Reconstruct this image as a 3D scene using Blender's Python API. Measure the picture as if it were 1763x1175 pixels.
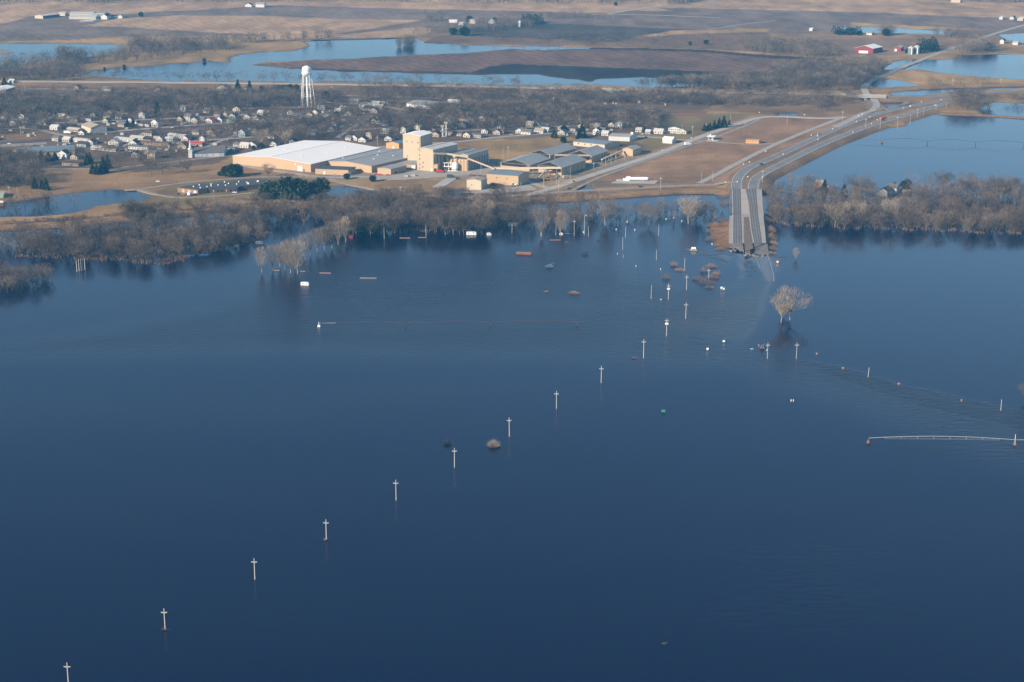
import bpy, math, random
import numpy as np
from mathutils import Vector

for o in list(bpy.data.objects):
    bpy.data.objects.remove(o)
SC = bpy.context.scene
COL = SC.collection
random.seed(7)
R = random.Random(11)

# ------------------------------------------------------------------ camera
FPX, PITCH, CAMH = 2950.0, math.radians(16.8), 340.0
cd = bpy.data.cameras.new('camera')
cam = bpy.data.objects.new('camera', cd)
COL.objects.link(cam)
cam.location = (0, 0, CAMH)
cam.rotation_euler = (math.radians(90) - PITCH, 0, 0)
cd.sensor_fit = 'HORIZONTAL'
cd.sensor_width = 36.0
cd.lens = 36.0 * FPX / 1763.0
cd.clip_start = 5.0
cd.clip_end = 40000.0
SC.camera = cam

# ------------------------------------------------------------------ sky, sun
SUN_EL = math.radians(24.0)
SH = Vector((0.80, 0.60, 0.0)).normalized()      # the way shadows fall on the ground
world = bpy.data.worlds.new('World')
SC.world = world
world.use_nodes = True
wn = world.node_tree
for n in list(wn.nodes):
    wn.nodes.remove(n)
out = wn.nodes.new('ShaderNodeOutputWorld')
bg = wn.nodes.new('ShaderNodeBackground')
sky = wn.nodes.new('ShaderNodeTexSky')
sky.sky_type = 'NISHITA'
sky.sun_disc = False
sky.sun_elevation = SUN_EL
sky.sun_rotation = math.atan2(-SH.x, -SH.y)
sky.altitude = 300
sky.air_density = 1.0
sky.dust_density = 0.2
sky.ozone_density = 1.6
bg.inputs['Strength'].default_value = 0.112
wn.links.new(sky.outputs[0], bg.inputs['Color'])
wn.links.new(bg.outputs[0], out.inputs['Surface'])

ld = bpy.data.lights.new('sun', 'SUN')
sun = bpy.data.objects.new('sun', ld)
COL.objects.link(sun)
ld.energy = 5.0
ld.angle = math.radians(0.53)
ld.color = (1.0, 0.82, 0.62)
sdir = Vector((SH.x * math.cos(SUN_EL), SH.y * math.cos(SUN_EL), -math.sin(SUN_EL)))
sun.rotation_euler = sdir.to_track_quat('-Z', 'Y').to_euler()
sun.location = (-400, -300, 600)

SC.view_settings.view_transform = 'Standard'
SC.view_settings.look = 'None'
SC.view_settings.exposure = 0.72
SC.view_settings.gamma = 1.0
SC.render.engine = 'CYCLES'
SC.cycles.max_bounces = 4
SC.cycles.diffuse_bounces = 1
SC.cycles.glossy_bounces = 2
SC.cycles.volume_bounces = 1
SC.cycles.transparent_max_bounces = 4

# ------------------------------------------------------------------ survey: map points read off the photograph onto the ground
CT, ST = math.cos(PITCH), math.sin(PITCH)

def P(px, py, z=0.0):
    u = (px - 881.5) / FPX
    v = (587.5 - py) / FPX
    dx, dy, dz = u, CT + v * ST, -ST + v * CT
    t = (CAMH - z) / -dz
    return (dx * t, dy * t)

def proj(x, y, z):
    zz = z - CAMH
    d = y * CT - zz * ST
    up = y * ST + zz * CT
    return (881.5 + FPX * x / d, 587.5 - FPX * up / d)

def W(pts, z=0.0):
    return [P(a, b, z) for a, b in pts]

def scale_at(py):                                  # photograph pixels per metre at that ground line
    return CT * (py - 587.5 + FPX * ST / CT) / CAMH

def tall(px, py0, py1, z=0.0):                     # height of an upright from its foot to its top
    x, y = P(px, py0, z)
    lo, hi = 0.0, 90.0
    for _ in range(30):
        m = (lo + hi) / 2
        if proj(x, y, z + m)[1] > py1: lo = m
        else: hi = m
    return lo

# ------------------------------------------------------------------ noise
def _hash(ix, iy, s):
    h = (ix * 374761393 + iy * 668265263 + s * 974634777) & 0xffffffff
    h = ((h ^ (h >> 13)) * 1274126177) & 0xffffffff
    return ((h ^ (h >> 16)) & 0xffff) / 65535.0

def vnoise(x, y, s=0):
    x = np.asarray(x, float); y = np.asarray(y, float)
    ix = np.floor(x).astype(np.int64); iy = np.floor(y).astype(np.int64)
    fx = x - ix; fy = y - iy
    fx = fx * fx * (3 - 2 * fx); fy = fy * fy * (3 - 2 * fy)
    a = _hash(ix, iy, s); b = _hash(ix + 1, iy, s); c = _hash(ix, iy + 1, s); d = _hash(ix + 1, iy + 1, s)
    return (a * (1 - fx) + b * fx) * (1 - fy) + (c * (1 - fx) + d * fx) * fy - 0.5

def fbm(x, y, s=0, o=4):
    r = 0; a = 1.0
    for k in range(o):
        r = r + a * vnoise(x * 2 ** k, y * 2 ** k, s + k); a *= 0.55
    return r

# ------------------------------------------------------------------ polygons
def inside(px, py, poly):
    r = np.zeros(px.shape, bool)
    n = len(poly)
    for i in range(n):
        x0, y0 = poly[i]; x1, y1 = poly[(i + 1) % n]
        if y0 == y1: continue
        c = (y0 > py) != (y1 > py)
        r ^= c & (px < (x1 - x0) * (py - y0) / (y1 - y0) + x0)
    return r

def seg_dist(px, py, pts, closed=False):
    d = np.full(px.shape, 1e9)
    n = len(pts)
    for i in range(n if closed else n - 1):
        x0, y0 = pts[i]; x1, y1 = pts[(i + 1) % n]
        dx, dy = x1 - x0, y1 - y0
        L = dx * dx + dy * dy
        if L == 0: continue
        t = np.clip(((px - x0) * dx + (py - y0) * dy) / L, 0, 1)
        d = np.minimum(d, (px - x0 - t * dx) ** 2 + (py - y0 - t * dy) ** 2)
    return np.sqrt(d)

LEVEE = [(-700, 432), (-300, 405), (0, 388), (120, 381), (221, 371), (330, 362), (447, 352), (585, 348), (700, 348),
         (864, 343), (976, 338), (1061, 332), (1171, 325), (1231, 325), (1256, 329)]
# everything north of the levee and west of the highway, then the ground beyond
LAND = [LEVEE + [(1256, 380), (1220, 386), (1217, 400), (1222, 420), (1243, 436), (1262, 428), (1300, 436), (1318, 430), (1325, 440), (1333, 436),
        (1330, 400), (1324, 372), (1316, 340), (1314, 311), (1358, 288), (1420, 259), (1462, 240), (1501, 222), (1552, 221),
        (1577, 217), (1563, 210), (1585, 198), (1606, 194), (1635, 195), (1688, 198), (1763, 203), (2300, 225), (2300, 215), (1763, 201),
        (1700, 196), (1695, 187), (1712, 176), (1763, 181), (2300, 200), (2300, 178), (1763, 170), (1722, 168), (1763, 159), (2300, 130), (2600, -250), (2600, -296),
        (-900, -296), (-900, 100)],
        [(1176, 430), (1194, 427), (1209, 430), (1194, 433.5)]]
LAKES = [
    [(82, 340), (119, 335), (179, 329), (221, 328), (258, 338), (250, 342), (230, 347), (153, 354), (150, 360), (119, 366), (60, 371), (0, 374), (-200, 382), (-200, 352), (0, 352), (50, 346)],
    [(575, 322), (597, 321), (628, 329), (662, 337), (662, 342), (585, 343), (570, 332)],
    [(783, 331), (795, 329), (805, 332), (803, 337), (785, 337)],
    [(997, 325), (1010, 323), (1019, 327), (1002, 329)],
    [(-600, 77), (0, 76.5), (128, 76.5), (222, 79), (215, 88), (153, 97), (97, 102), (0, 115), (-300, 120), (-600, 118)],
    [(400, 100), (430, 93), (470, 89), (505, 87), (530, 80), (524, 71.5), (619, 67), (720, 65), (716, 70), (724, 77), (890, 80), (1013, 82), (1013, 84), (874, 86), (759, 92), (593, 101), (450, 108), (420, 113)],
    [(180, 121), (242, 115), (357, 107), (420, 112), (478, 117), (555, 122), (644, 126), (772, 128.5), (823, 131), (880, 129), (918, 130), (1015, 141),
     (1038, 136), (1105, 134), (1181, 135), (1212, 140), (1230, 140), (1190, 149), (1100, 149), (1000, 146), (880, 146), (700, 142), (530, 140), (380, 140), (280, 138), (200, 133), (150, 128)],
    [(1555, 117), (1584, 105), (1645, 102), (1655, 96), (1763, 94), (2200, 90), (2200, 152), (1763, 136), (1696, 133), (1619, 125), (1560, 119)],
    [(1530, 120), (1536, 110), (1558, 105), (1575, 104), (1550, 116)],
    [(1443, 52), (1470, 47), (1530, 48), (1640, 53), (1630, 59), (1540, 57), (1443, 55)],
    [(1727, 60), (1763, 58), (2000, 55), (2000, 76), (1763, 74), (1735, 68)],
    [(1535, 161), (1600, 154), (1763, 148.5), (2100, 148), (2100, 152), (1763, 152), (1640, 158), (1600, 163), (1548, 166)],
    [(1489, 168), (1500, 164), (1530, 167), (1545, 174), (1560, 178), (1545, 186), (1525, 175), (1495, 174)],
    [(1502, 142), (1530, 137), (1575, 147), (1560, 150), (1510, 151)],
    [(1345, 196), (1372, 195), (1372, 200), (1350, 201)],
]
SPITS = [[(-300, 92), (0, 86.5), (20, 87), (28, 91), (0, 94), (-300, 97)],
         [(600, 85), (655, 83), (700, 86), (655, 84.5), (600, 86)]]
LANDW = [W(p) for p in LAND]; LAKEW = [W(p) for p in LAKES]; SPITW = [W(p) for p in SPITS]

# banks that carry roads: (points on the crown, crown height, half width, slope)
HWY_N = [(-500, 141), (-100, 140), (150, 141), (300, 142.5), (530, 145), (700, 147.5), (880, 150.5), (1030, 154.5)]
HWY_N2 = [(1225, 159.5), (1313, 160.5), (1400, 162), (1448, 163.5)]
HWY_N3 = [(1524, 166), (1600, 166), (1668, 165), (1709, 161), (1763, 156.5), (2100, 140)]
HWY_W = [(1268, 326), (1269, 312), (1274, 301), (1290, 288), (1341, 268), (1420, 230), (1462, 212), (1503, 197.5), (1534, 191), (1565, 184), (1616, 174.5), (1668, 167.5)]
HWY_E = [(1297, 326), (1298, 314), (1307, 302), (1341, 285), (1420, 246), (1482, 222), (1515, 211), (1544, 203), (1575, 194), (1626, 179), (1668, 170)]
CAUSE = [(1287, 378), (1287, 392), (1288, 405), (1289, 414)]
RAIL_E = [(1474, 155.5), (1544, 150.5), (1626, 147), (1763, 143.5), (2200, 138)]
DIKE = [(1620, 195), (1688, 197), (1763, 202), (2200, 220)]
BANKS = [(HWY_N, 6.0, 9.0, 2.2), (HWY_N2, 6.0, 8.0, 2.2), (HWY_N3, 5.0, 8.0, 2.2), (HWY_W, 3.2, 8.0, 3.0), (HWY_E, 3.2, 8.0, 3.0),
         (CAUSE, 2.6, 14.5, 2.0), (LEVEE, 3.0, 3.0, 2.6), (RAIL_E, 3.0, 4.0, 2.0), (DIKE, 1.6, 2.0, 2.0)]
BANKW = [(W(p, h), h, hw, sl) for p, h, hw, sl in BANKS]

def axis(lo, hi, step, far_lo, far_hi, g=1.35):
    a = list(np.arange(lo, hi + step, step)); s = step; x = a[-1]
    while x < far_hi: s *= g; x += s; a.append(x)
    s = step; x = a[0]
    while x > far_lo: s *= g; x -= s; a.insert(0, x)
    return np.array(a)

XS = axis(-1050, 1050, 4.5, -14000, 14000)
YS = np.concatenate([axis(1130, 2100, 4.0, -3000, 2100)[:-1], np.arange(2104, 3600, 7.0)])
s_, y_ = 7.0, YS[-1]
ext = []
while y_ < 22000:
    s_ *= 1.35; y_ += s_; ext.append(y_)
YS = np.concatenate([YS[YS < 2102], np.arange(2104, 3600, 7.0), np.array(ext)])
GX, GY = np.meshgrid(XS, YS)

land = np.zeros(GX.shape, bool)
sd = np.full(GX.shape, 1e9)
for p in LANDW: land |= inside(GX, GY, p); sd = np.minimum(sd, seg_dist(GX, GY, p, True))
for p in LAKEW: land &= ~inside(GX, GY, p); sd = np.minimum(sd, seg_dist(GX, GY, p, True))
for p in SPITW: land |= inside(GX, GY, p); sd = np.minimum(sd, seg_dist(GX, GY, p, True))
SD = np.where(land, sd, -sd)
far_ = np.clip((GY - 1900) / 900, 0, 1)
SD = SD + (9.0 + 9 * far_) * fbm(GX / 60, GY / 90, 3, 4) + (2.0 + 7 * far_) * fbm(GX / 13, GY / 26, 9, 3)
t = np.clip((SD + 5) / 14, 0, 1)
GZ = -1.6 + 2.5 * t * t * (3 - 2 * t) + 0.12 * fbm(GX / 40, GY / 40, 21, 2)
crown = np.zeros(GX.shape)
for p, h, hw, sl in BANKW:
    d = seg_dist(GX, GY, p)
    zb = h - np.maximum(0, d - hw) / sl
    crown = np.maximum(crown, np.clip((zb - GZ) / 2, 0, 1) * (d < hw + 12))
    GZ = np.maximum(GZ, zb)

def ground_z(x, y):
    j = int(np.searchsorted(XS, x)) - 1; i = int(np.searchsorted(YS, y)) - 1
    j = max(0, min(len(XS) - 2, j)); i = max(0, min(len(YS) - 2, i))
    u = (x - XS[j]) / (XS[j + 1] - XS[j]); v = (y - YS[i]) / (YS[i + 1] - YS[i])
    return float((GZ[i, j] * (1 - u) + GZ[i, j + 1] * u) * (1 - v) + (GZ[i + 1, j] * (1 - u) + GZ[i + 1, j + 1] * u) * v)

def G(px, py):
    z = 0.8
    for _ in range(3):
        x, y = P(px, py, z); z = max(0.0, ground_z(x, y))
    return (x, y, z)

# ------------------------------------------------------------------ materials
MATS = {}
def mat(name, color, rough=0.8, var=0.18, scale=0.4, metal=0.0, spec=0.3, emit=None):
    if name in MATS: return MATS[name]
    m = bpy.data.materials.new(name); m.use_nodes = True
    nt = m.node_tree; b = nt.nodes['Principled BSDF']
    b.inputs['Roughness'].default_value = rough
    b.inputs['Metallic'].default_value = metal
    b.inputs['Specular IOR Level'].default_value = spec
    tc = nt.nodes.new('ShaderNodeTexCoord')
    nz = nt.nodes.new('ShaderNodeTexNoise'); nz.inputs['Scale'].default_value = scale; nz.inputs['Detail'].default_value = 5
    nt.links.new(tc.outputs['Object'], nz.inputs['Vector'])
    mr = nt.nodes.new('ShaderNodeMapRange')
    mr.inputs['From Min'].default_value = 0.25; mr.inputs['From Max'].default_value = 0.75
    mr.inputs['To Min'].default_value = 1 - var; mr.inputs['To Max'].default_value = 1 + var
    nt.links.new(nz.outputs['Fac'], mr.inputs['Value'])
    mx = nt.nodes.new('ShaderNodeVectorMath'); mx.operation = 'MULTIPLY'
    mx.inputs[0].default_value = color
    nt.links.new(mr.outputs[0], mx.inputs[1])
    nt.links.new(mx.outputs[0], b.inputs['Base Color'])
    if emit:
        b.inputs['Emission Color'].default_value = (*color, 1); b.inputs['Emission Strength'].default_value = emit
    MATS[name] = m
    return m

def shade_tree(name, c1, c2):
    m = bpy.data.materials.new(name); m.use_nodes = True
    nt = m.node_tree; b = nt.nodes['Principled BSDF']; b.inputs['Roughness'].default_value = 0.9
    b.inputs['Specular IOR Level'].default_value = 0.1
    g = nt.nodes.new('ShaderNodeNewGeometry')
    nz = nt.nodes.new('ShaderNodeTexNoise'); nz.inputs['Scale'].default_value = 0.045; nz.inputs['Detail'].default_value = 6
    nt.links.new(g.outputs['Position'], nz.inputs['Vector'])
    cr = nt.nodes.new('ShaderNodeValToRGB')
    cr.color_ramp.elements[0].position = 0.33; cr.color_ramp.elements[0].color = (*c1, 1)
    cr.color_ramp.elements[1].position = 0.67; cr.color_ramp.elements[1].color = (*c2, 1)
    nt.links.new(nz.outputs['Fac'], cr.inputs['Fac'])
    oi = nt.nodes.new('ShaderNodeObjectInfo'); mr = nt.nodes.new('ShaderNodeMapRange'); mr.inputs['To Min'].default_value = .72; mr.inputs['To Max'].default_value = 1.3
    nt.links.new(oi.outputs['Random'], mr.inputs['Value']); vs = nt.nodes.new('ShaderNodeVectorMath'); vs.operation = 'SCALE'
    ta = nt.nodes.new('ShaderNodeAttribute'); ta.attribute_name = 'tint'; t1 = nt.nodes.new('ShaderNodeMath'); t1.operation = 'MULTIPLY_ADD'
    nt.links.new(ta.outputs['Fac'], t1.inputs[0]); nt.links.new(mr.outputs[0], t1.inputs[1]); nt.links.new(mr.outputs[0], t1.inputs[2])
    nt.links.new(cr.outputs[0], vs.inputs[0]); nt.links.new(t1.outputs[0], vs.inputs['Scale']); nt.links.new(vs.outputs[0], b.inputs['Base Color'])
    MATS[name] = m
    return m

# ------------------------------------------------------------------ mesh helpers
def link(name, me, parent=None):
    o = bpy.data.objects.new(name, me); COL.objects.link(o)
    if parent is not None: o.parent = parent
    return o

def tag(o, label=None, cat=None, group=None, kind=None):
    if label: o['label'] = label
    if cat: o['category'] = cat
    if group: o['group'] = group
    if kind: o['kind'] = kind
    return o

def empty(name, loc, rz=0.0):
    o = bpy.data.objects.new(name, None); COL.objects.link(o)
    o.location = loc; o.rotation_euler = (0, 0, rz); o.empty_display_size = 1
    return o

class MB:
    def __init__(s): s.v = []; s.f = []
    def poly(s, pts):
        n = len(s.v); s.v += [tuple(p) for p in pts]; s.f.append(tuple(range(n, n + len(pts))))
    def hull(s, bot, top):                         # two matching rings (counter-clockwise)
        n = len(s.v); k = len(bot)
        s.v += [tuple(p) for p in bot] + [tuple(p) for p in top]
        s.f.append(tuple(n + i for i in reversed(range(k)))); s.f.append(tuple(n + k + i for i in range(k)))
        for i in range(k):
            j = (i + 1) % k; s.f.append((n + i, n + j, n + k + j, n + k + i))
        return s
    def box(s, x0, y0, z0, x1, y1, z1):
        s.hull([(x0, y0, z0), (x1, y0, z0), (x1, y1, z0), (x0, y1, z0)], [(x0, y0, z1), (x1, y0, z1), (x1, y1, z1), (x0, y1, z1)])
        return s
    def tube(s, a, b, r0, r1=None, n=6):
        r1 = r0 if r1 is None else r1
        a = Vector(a); b = Vector(b); d = (b - a).normalized()
        u = d.cross(Vector((0, 0, 1)))
        if u.length < 1e-3: u = Vector((1, 0, 0))
        u.normalize(); w = d.cross(u)
        ra = [a + (u * math.cos(q) + w * math.sin(q)) * r0 for q in [2 * math.pi * i / n for i in range(n)]]
        rb = [b + (u * math.cos(q) + w * math.sin(q)) * r1 for q in [2 * math.pi * i / n for i in range(n)]]
        s.hull(ra, rb); return s
    def rings(s, rs, n=12, cx=0, cy=0):            # lathe: list of (radius, z)
        base = len(s.v)
        for r, z in rs:
            s.v += [(cx + r * math.cos(2 * math.pi * i / n), cy + r * math.sin(2 * math.pi * i / n), z) for i in range(n)]
        for k in range(len(rs) - 1):
            for i in range(n):
                j = (i + 1) % n
                s.f.append((base + k * n + i, base + k * n + j, base + (k + 1) * n + j, base + (k + 1) * n + i))
        s.f.append(tuple(base + i for i in reversed(range(n)))); s.f.append(tuple(base + (len(rs) - 1) * n + i for i in range(n)))
        return s
    def mesh(s, name, m):
        me = bpy.data.meshes.new(name); me.from_pydata(s.v, [], s.f); me.materials.append(m); me.update(); return me
    def build(s, name, m, parent=None):
        return link(name, s.mesh(name, m), parent)

def tri_mesh(name, V, m):                          # V: (n, 3, 3) loose triangles
    V = np.asarray(V, np.float32); n = len(V)
    me = bpy.data.meshes.new(name)
    me.vertices.add(n * 3); me.vertices.foreach_set('co', V.reshape(-1))
    me.loops.add(n * 3); me.loops.foreach_set('vertex_index', np.arange(n * 3, dtype=np.int32))
    me.polygons.add(n); me.polygons.foreach_set('loop_start', np.arange(0, n * 3, 3, dtype=np.int32))
    me.polygons.foreach_set('loop_total', np.full(n, 3, np.int32))
    me.materials.append(m); me.update(calc_edges=True); return me

def grid_mesh(name, X, Y, Z, m):
    ny, nx = X.shape
    me = bpy.data.meshes.new(name)
    co = np.stack([X, Y, Z], -1).astype(np.float32).reshape(-1)
    me.vertices.add(nx * ny); me.vertices.foreach_set('co', co)
    i = np.arange(nx * ny).reshape(ny, nx)
    q = np.stack([i[:-1, :-1], i[:-1, 1:], i[1:, 1:], i[1:, :-1]], -1).reshape(-1, 4)
    me.loops.add(q.size); me.loops.foreach_set('vertex_index', q.reshape(-1).astype(np.int32))
    me.polygons.add(len(q)); me.polygons.foreach_set('loop_start', np.arange(0, q.size, 4, dtype=np.int32))
    me.polygons.foreach_set('loop_total', np.full(len(q), 4, np.int32))
    me.polygons.foreach_set('use_smooth', np.ones(len(q), bool))
    me.materials.append(m); me.update(calc_edges=True); return me

def add_attr(me, name, arr, typ='FLOAT'):
    a = me.attributes.new(name, typ, 'POINT')
    if typ == 'FLOAT': a.data.foreach_set('value', arr.astype(np.float32).reshape(-1))
    else: a.data.foreach_set('color', arr.astype(np.float32).reshape(-1))

def nn(nt, t, **k):
    n = nt.nodes.new(t)
    for a, b in k.items():
        if hasattr(n, a): setattr(n, a, b)
        else: n.inputs[a].default_value = b
    return n

# ------------------------------------------------------------------ ground
TAN, TAN2, PINK, GREY, DARK, SCRUB, MUD, TOWN, LAWN, GRAV = (.31, .215, .115), (.26, .182, .10), (.335, .235, .16), (.165, .13, .115), (.075, .066, .062), (.15, .105, .075), (.075, .055, .042), (.13, .10, .075), (.14, .125, .07), (.21, .185, .155)
ZONES = [  # (polygon, colour, rows)
    ([(-900, 60), (2400, 60), (2600, -296), (-900, -296)], GREY, .3),
    ([(-900, 20), (2400, 20), (2600, -60), (-900, -60)], PINK, .4),
    ([(-900, -6), (900, -6), (1600, -1), (2600, -8), (2600, -40), (-900, -40)], TAN2, .4),
    ([(-900, -40), (2600, -45), (2600, -110), (-900, -120)], GREY, .4), ([(-900, -120), (2600, -110), (2600, -170), (-900, -170)], TAN2, .4),
    ([(-300, 24), (0, 22), (140, 8), (400, 8), (390, 14), (260, 22), (210, 26), (60, 28), (0, 44), (-300, 46)], PINK, .5),
    ([(-600, 50), (0, 48), (143, 46), (217, 48), (281, 52), (357, 57), (450, 61), (440, 66), (212, 64), (120, 70), (0, 73), (-600, 75)], GREY, .6),
    ([(143, 46), (204, 33), (306, 28), (450, 28.5), (568, 33), (728, 36), (690, 42), (593, 57), (529, 65), (440, 70), (450, 61), (357, 57), (281, 52), (217, 48)], PINK, .6),
    ([(212, 64), (450, 62), (440, 70), (350, 72), (230, 75), (60, 74), (0, 73), (120, 70)], TAN, .5),
    ([(440, 12), (491, 10), (568, 13), (721, 17), (890, 20), (1046, 25), (950, 30), (728, 35), (568, 32), (450, 28), (306, 27), (260, 24)], GREY, .7),
    ([(516, 4), (890, 2), (1125, 11.5), (1046, 24), (880, 20), (721, 17), (568, 13), (491, 10)], PINK, .4),
    ([(583, 61), (721, 48), (746, 51), (733, 60), (640, 66), (540, 69)], PINK, .4),
    ([(1160, 11), (1290, -2), (1763, -10), (2300, -10), (2300, 40), (1763, 34), (1721, 32), (1492, 23), (1313, 17)], PINK, .5),
    ([(1313, 18), (1492, 24), (1721, 33), (1763, 36), (1763, 50), (1703, 51), (1464, 39), (1350, 38), (1180, 26), (1130, 14)], GREY, .8),
    ([(1464, 40), (1703, 52), (1670, 54), (1466, 46)], TAN, .2),
    ([(931, 41), (1097, 48), (1199, 52), (1110, 61), (1059, 74), (880, 66), (780, 62), (785, 51)], DARK, .5),
    ([(880, 66), (1059, 74), (1110, 61), (1230, 52), (1320, 56), (1330, 75), (1330, 92), (1212, 86), (1013, 81), (880, 79), (724, 76), (760, 62)], SCRUB, 0),
    ([(1110, 62), (1160, 54), (1330, 50), (1320, 56), (1170, 60), (1120, 65)], TAN, 0),
    ([(1313, 59), (1632, 68), (1645, 74), (1629, 86), (1530, 97), (1453, 95), (1380, 66)], (.21, .15, .11), .2),
    ([(1487, 143), (1543, 121), (1645, 130), (1763, 138), (2100, 146), (2100, 150), (1763, 141), (1568, 146)], TAN, .2),
    ([(430, 112), (593, 102), (759, 93), (874, 86.5), (977, 83), (1097, 84), (1212, 88), (1330, 100), (1440, 104), (1440, 125), (1301, 138), (1212, 139), (1181, 134), (1105, 133), (1038, 135), (1015, 140), (918, 129), (880, 128), (823, 130), (772, 127.6), (644, 125), (555, 121), (478, 116)], (.135, .09, .075), 1.0),
    ([(840, 116), (880, 112), (1008, 116), (1130, 121), (1314, 128), (1301, 142), (1212, 142), (1181, 137), (1105, 136), (1038, 138), (1015, 142), (918, 131), (800, 131)], (.032, .03, .032), .0),
    ([(874, 87), (977, 82.5), (1097, 84), (1212, 87), (1330, 97), (1440, 102), (1440, 105), (1330, 102), (1212, 91), (1097, 87), (977, 86)], (.045, .038, .036), 0),
    ([(478, 116), (644, 123), (772, 125), (823, 127), (823, 131), (772, 129), (555, 123)], (.045, .038, .036), 0),
    # the town and its open ground
    ([(-500, 150), (530, 150), (1060, 160), (1230, 180), (1180, 236), (1120, 262), (960, 262), (860, 240), (400, 270), (300, 320), (0, 330), (-500, 340)], TOWN, 0),
    ([(100, 178), (112, 171), (165, 166), (300, 164), (360, 163), (360, 166), (250, 172), (232, 180), (150, 186), (60, 192)], (.185, .13, .085), 0),
    ([(0, 228), (60, 224), (140, 232), (110, 240), (0, 243)], (.17, .12, .085), 0),
    ([(60, 300), (75, 292), (150, 292), (230, 297), (300, 290), (400, 284), (540, 298), (560, 305), (470, 310), (300, 318), (221, 327), (119, 334), (60, 343), (0, 350), (-300, 352), (-300, 340), (20, 330)], (.24, .165, .10), 0),
    ([(300, 318), (470, 308), (560, 312), (570, 330), (585, 346), (447, 350), (330, 360), (240, 352), (258, 338)], (.19, .15, .085), 0),
    ([(330, 352), (440, 342), (480, 348), (447, 351), (330, 361)], (.24, .165, .11), 0),
    ([(402, 343), (440, 344), (458, 349), (420, 346)], (.06, .06, .06), 0),
    ([(600, 320), (700, 332), (860, 334), (980, 325), (1050, 326), (1240, 318), (1240, 324), (1061, 331), (864, 342), (700, 347), (660, 338)], (.205, .15, .105), 0),
    ([(540, 300), (650, 300), (700, 290), (860, 280), (920, 290), (1010, 285), (1090, 268), (1100, 276), (960, 315), (900, 328), (760, 310), (640, 312), (560, 308)], GRAV, 0),
    ([(640, 318), (700, 306), (790, 318), (790, 328), (700, 330)], (.20, .145, .09), 0),
    ([(842, 246), (960, 236), (1000, 240), (985, 250), (915, 262), (860, 266)], (.225, .165, .09), 0),
    ([(842, 182), (875, 176), (950, 180), (925, 183), (850, 189)], (.23, .15, .09), 0),
    ([(930, 190), (985, 183), (1055, 182), (1050, 190), (945, 193)], (.22, .15, .09), 0),
    ([(1090, 240), (1160, 196), (1300, 198), (1210, 232), (1120, 262)], (.17, .14, .085), 0),
    ([(1165, 196), (1215, 196), (1218, 201), (1165, 201)], (.22, .10, .075), 0),
    ([(960, 325), (1140, 268), (1305, 204), (1420, 206), (1500, 190), (1440, 222), (1300, 288), (1262, 318), (1100, 326)], (.225, .15, .10), 0),
    ([(1130, 300), (1200, 285), (1250, 262), (1150, 272), (1080, 295)], (.26, .175, .115), 0),
    ([(980, 315), (1060, 312), (1130, 310), (1180, 316), (1060, 324), (990, 326)], (.15, .12, .09), 0),
    ([(1300, 288), (1420, 240), (1500, 208), (1500, 222), (1420, 258), (1316, 310)], (.21, .155, .10), 0),
    ([(1330, 170), (1480, 172), (1500, 195), (1420, 204), (1330, 198), (1200, 192)], (.19, .135, .09), 0),
    ([(1508, 176), (1530, 178), (1550, 190), (1520, 194)], (.27, .20, .11), 0),
    ([(1530, 172), (1600, 168), (1640, 172), (1560, 184)], (.19, .14, .10), 0),
    ([(1214, 372), (1257, 372), (1257, 440), (1240, 440), (1210, 400)], (.20, .125, .075), 0),
]
base = np.zeros(GX.shape + (4,)); base[...] = (*TAN2, 1)
rows = np.zeros(GX.shape)
wx = GX + 3 * fbm(GX / 30, GY / 30, 40, 3); wy = GY + 5 * fbm(GX / 30, GY / 40, 44, 3)
for poly, c, r in ZONES:
    k = inside(wx, wy, W(poly))
    base[k, :3] = c; rows[k] = r
# wet mud along the water's edge, weedy banks
mud = np.clip(1 - (SD - 2) / 7, 0, 1)[..., None] * (GZ < 1.0)[..., None]
base[..., :3] = base[..., :3] * (1 - .75 * mud) + np.array(MUD) * .75 * mud
base[..., :3] = base[..., :3] * (1 - .6 * crown[..., None]) + np.array((.165, .115, .08)) * .6 * crown[..., None]
base[..., 0] *= 1.12; base[..., 1] *= 1.02; base[..., 2] *= .84
# patchy growth and tillage streaks
patch = 1 + .42 * fbm(GX / 26, GY / 60, 60, 5) + .22 * fbm(GX / 120, GY / 60, 66, 3)
base[..., :3] *= np.clip(patch, .45, 1.6)[..., None]

gm = bpy.data.materials.new('ground'); gm.use_nodes = True
nt = gm.node_tree; b = nt.nodes['Principled BSDF']; b.inputs['Roughness'].default_value = .95; b.inputs['Specular IOR Level'].default_value = .1
at = nn(nt, 'ShaderNodeAttribute'); at.attribute_name = 'base'
ar = nn(nt, 'ShaderNodeAttribute'); ar.attribute_name = 'rows'
geo = nn(nt, 'ShaderNodeNewGeometry')
mp = nn(nt, 'ShaderNodeMapping'); mp.inputs['Scale'].default_value = (.02, .25, 1); mp.inputs['Rotation'].default_value = (0, 0, .35)
nt.links.new(geo.outputs['Position'], mp.inputs['Vector'])
n1 = nn(nt, 'ShaderNodeTexNoise'); n1.inputs['Scale'].default_value = .45; n1.inputs['Detail'].default_value = 8; n1.inputs['Roughness'].default_value = .7
nt.links.new(geo.outputs['Position'], n1.inputs['Vector'])
n2 = nn(nt, 'ShaderNodeTexNoise'); n2.inputs['Scale'].default_value = 1.0; n2.inputs['Detail'].default_value = 5
nt.links.new(mp.outputs[0], n2.inputs['Vector'])
wv = nn(nt, 'ShaderNodeTexWave'); wv.inputs['Scale'].default_value = .018; wv.inputs['Distortion'].default_value = 7; wv.inputs['Detail'].default_value = 3; wv.inputs['Detail Scale'].default_value = 1.2
mpw = nn(nt, 'ShaderNodeMapping'); mpw.inputs['Rotation'].default_value = (0, 0, -.5)
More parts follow.
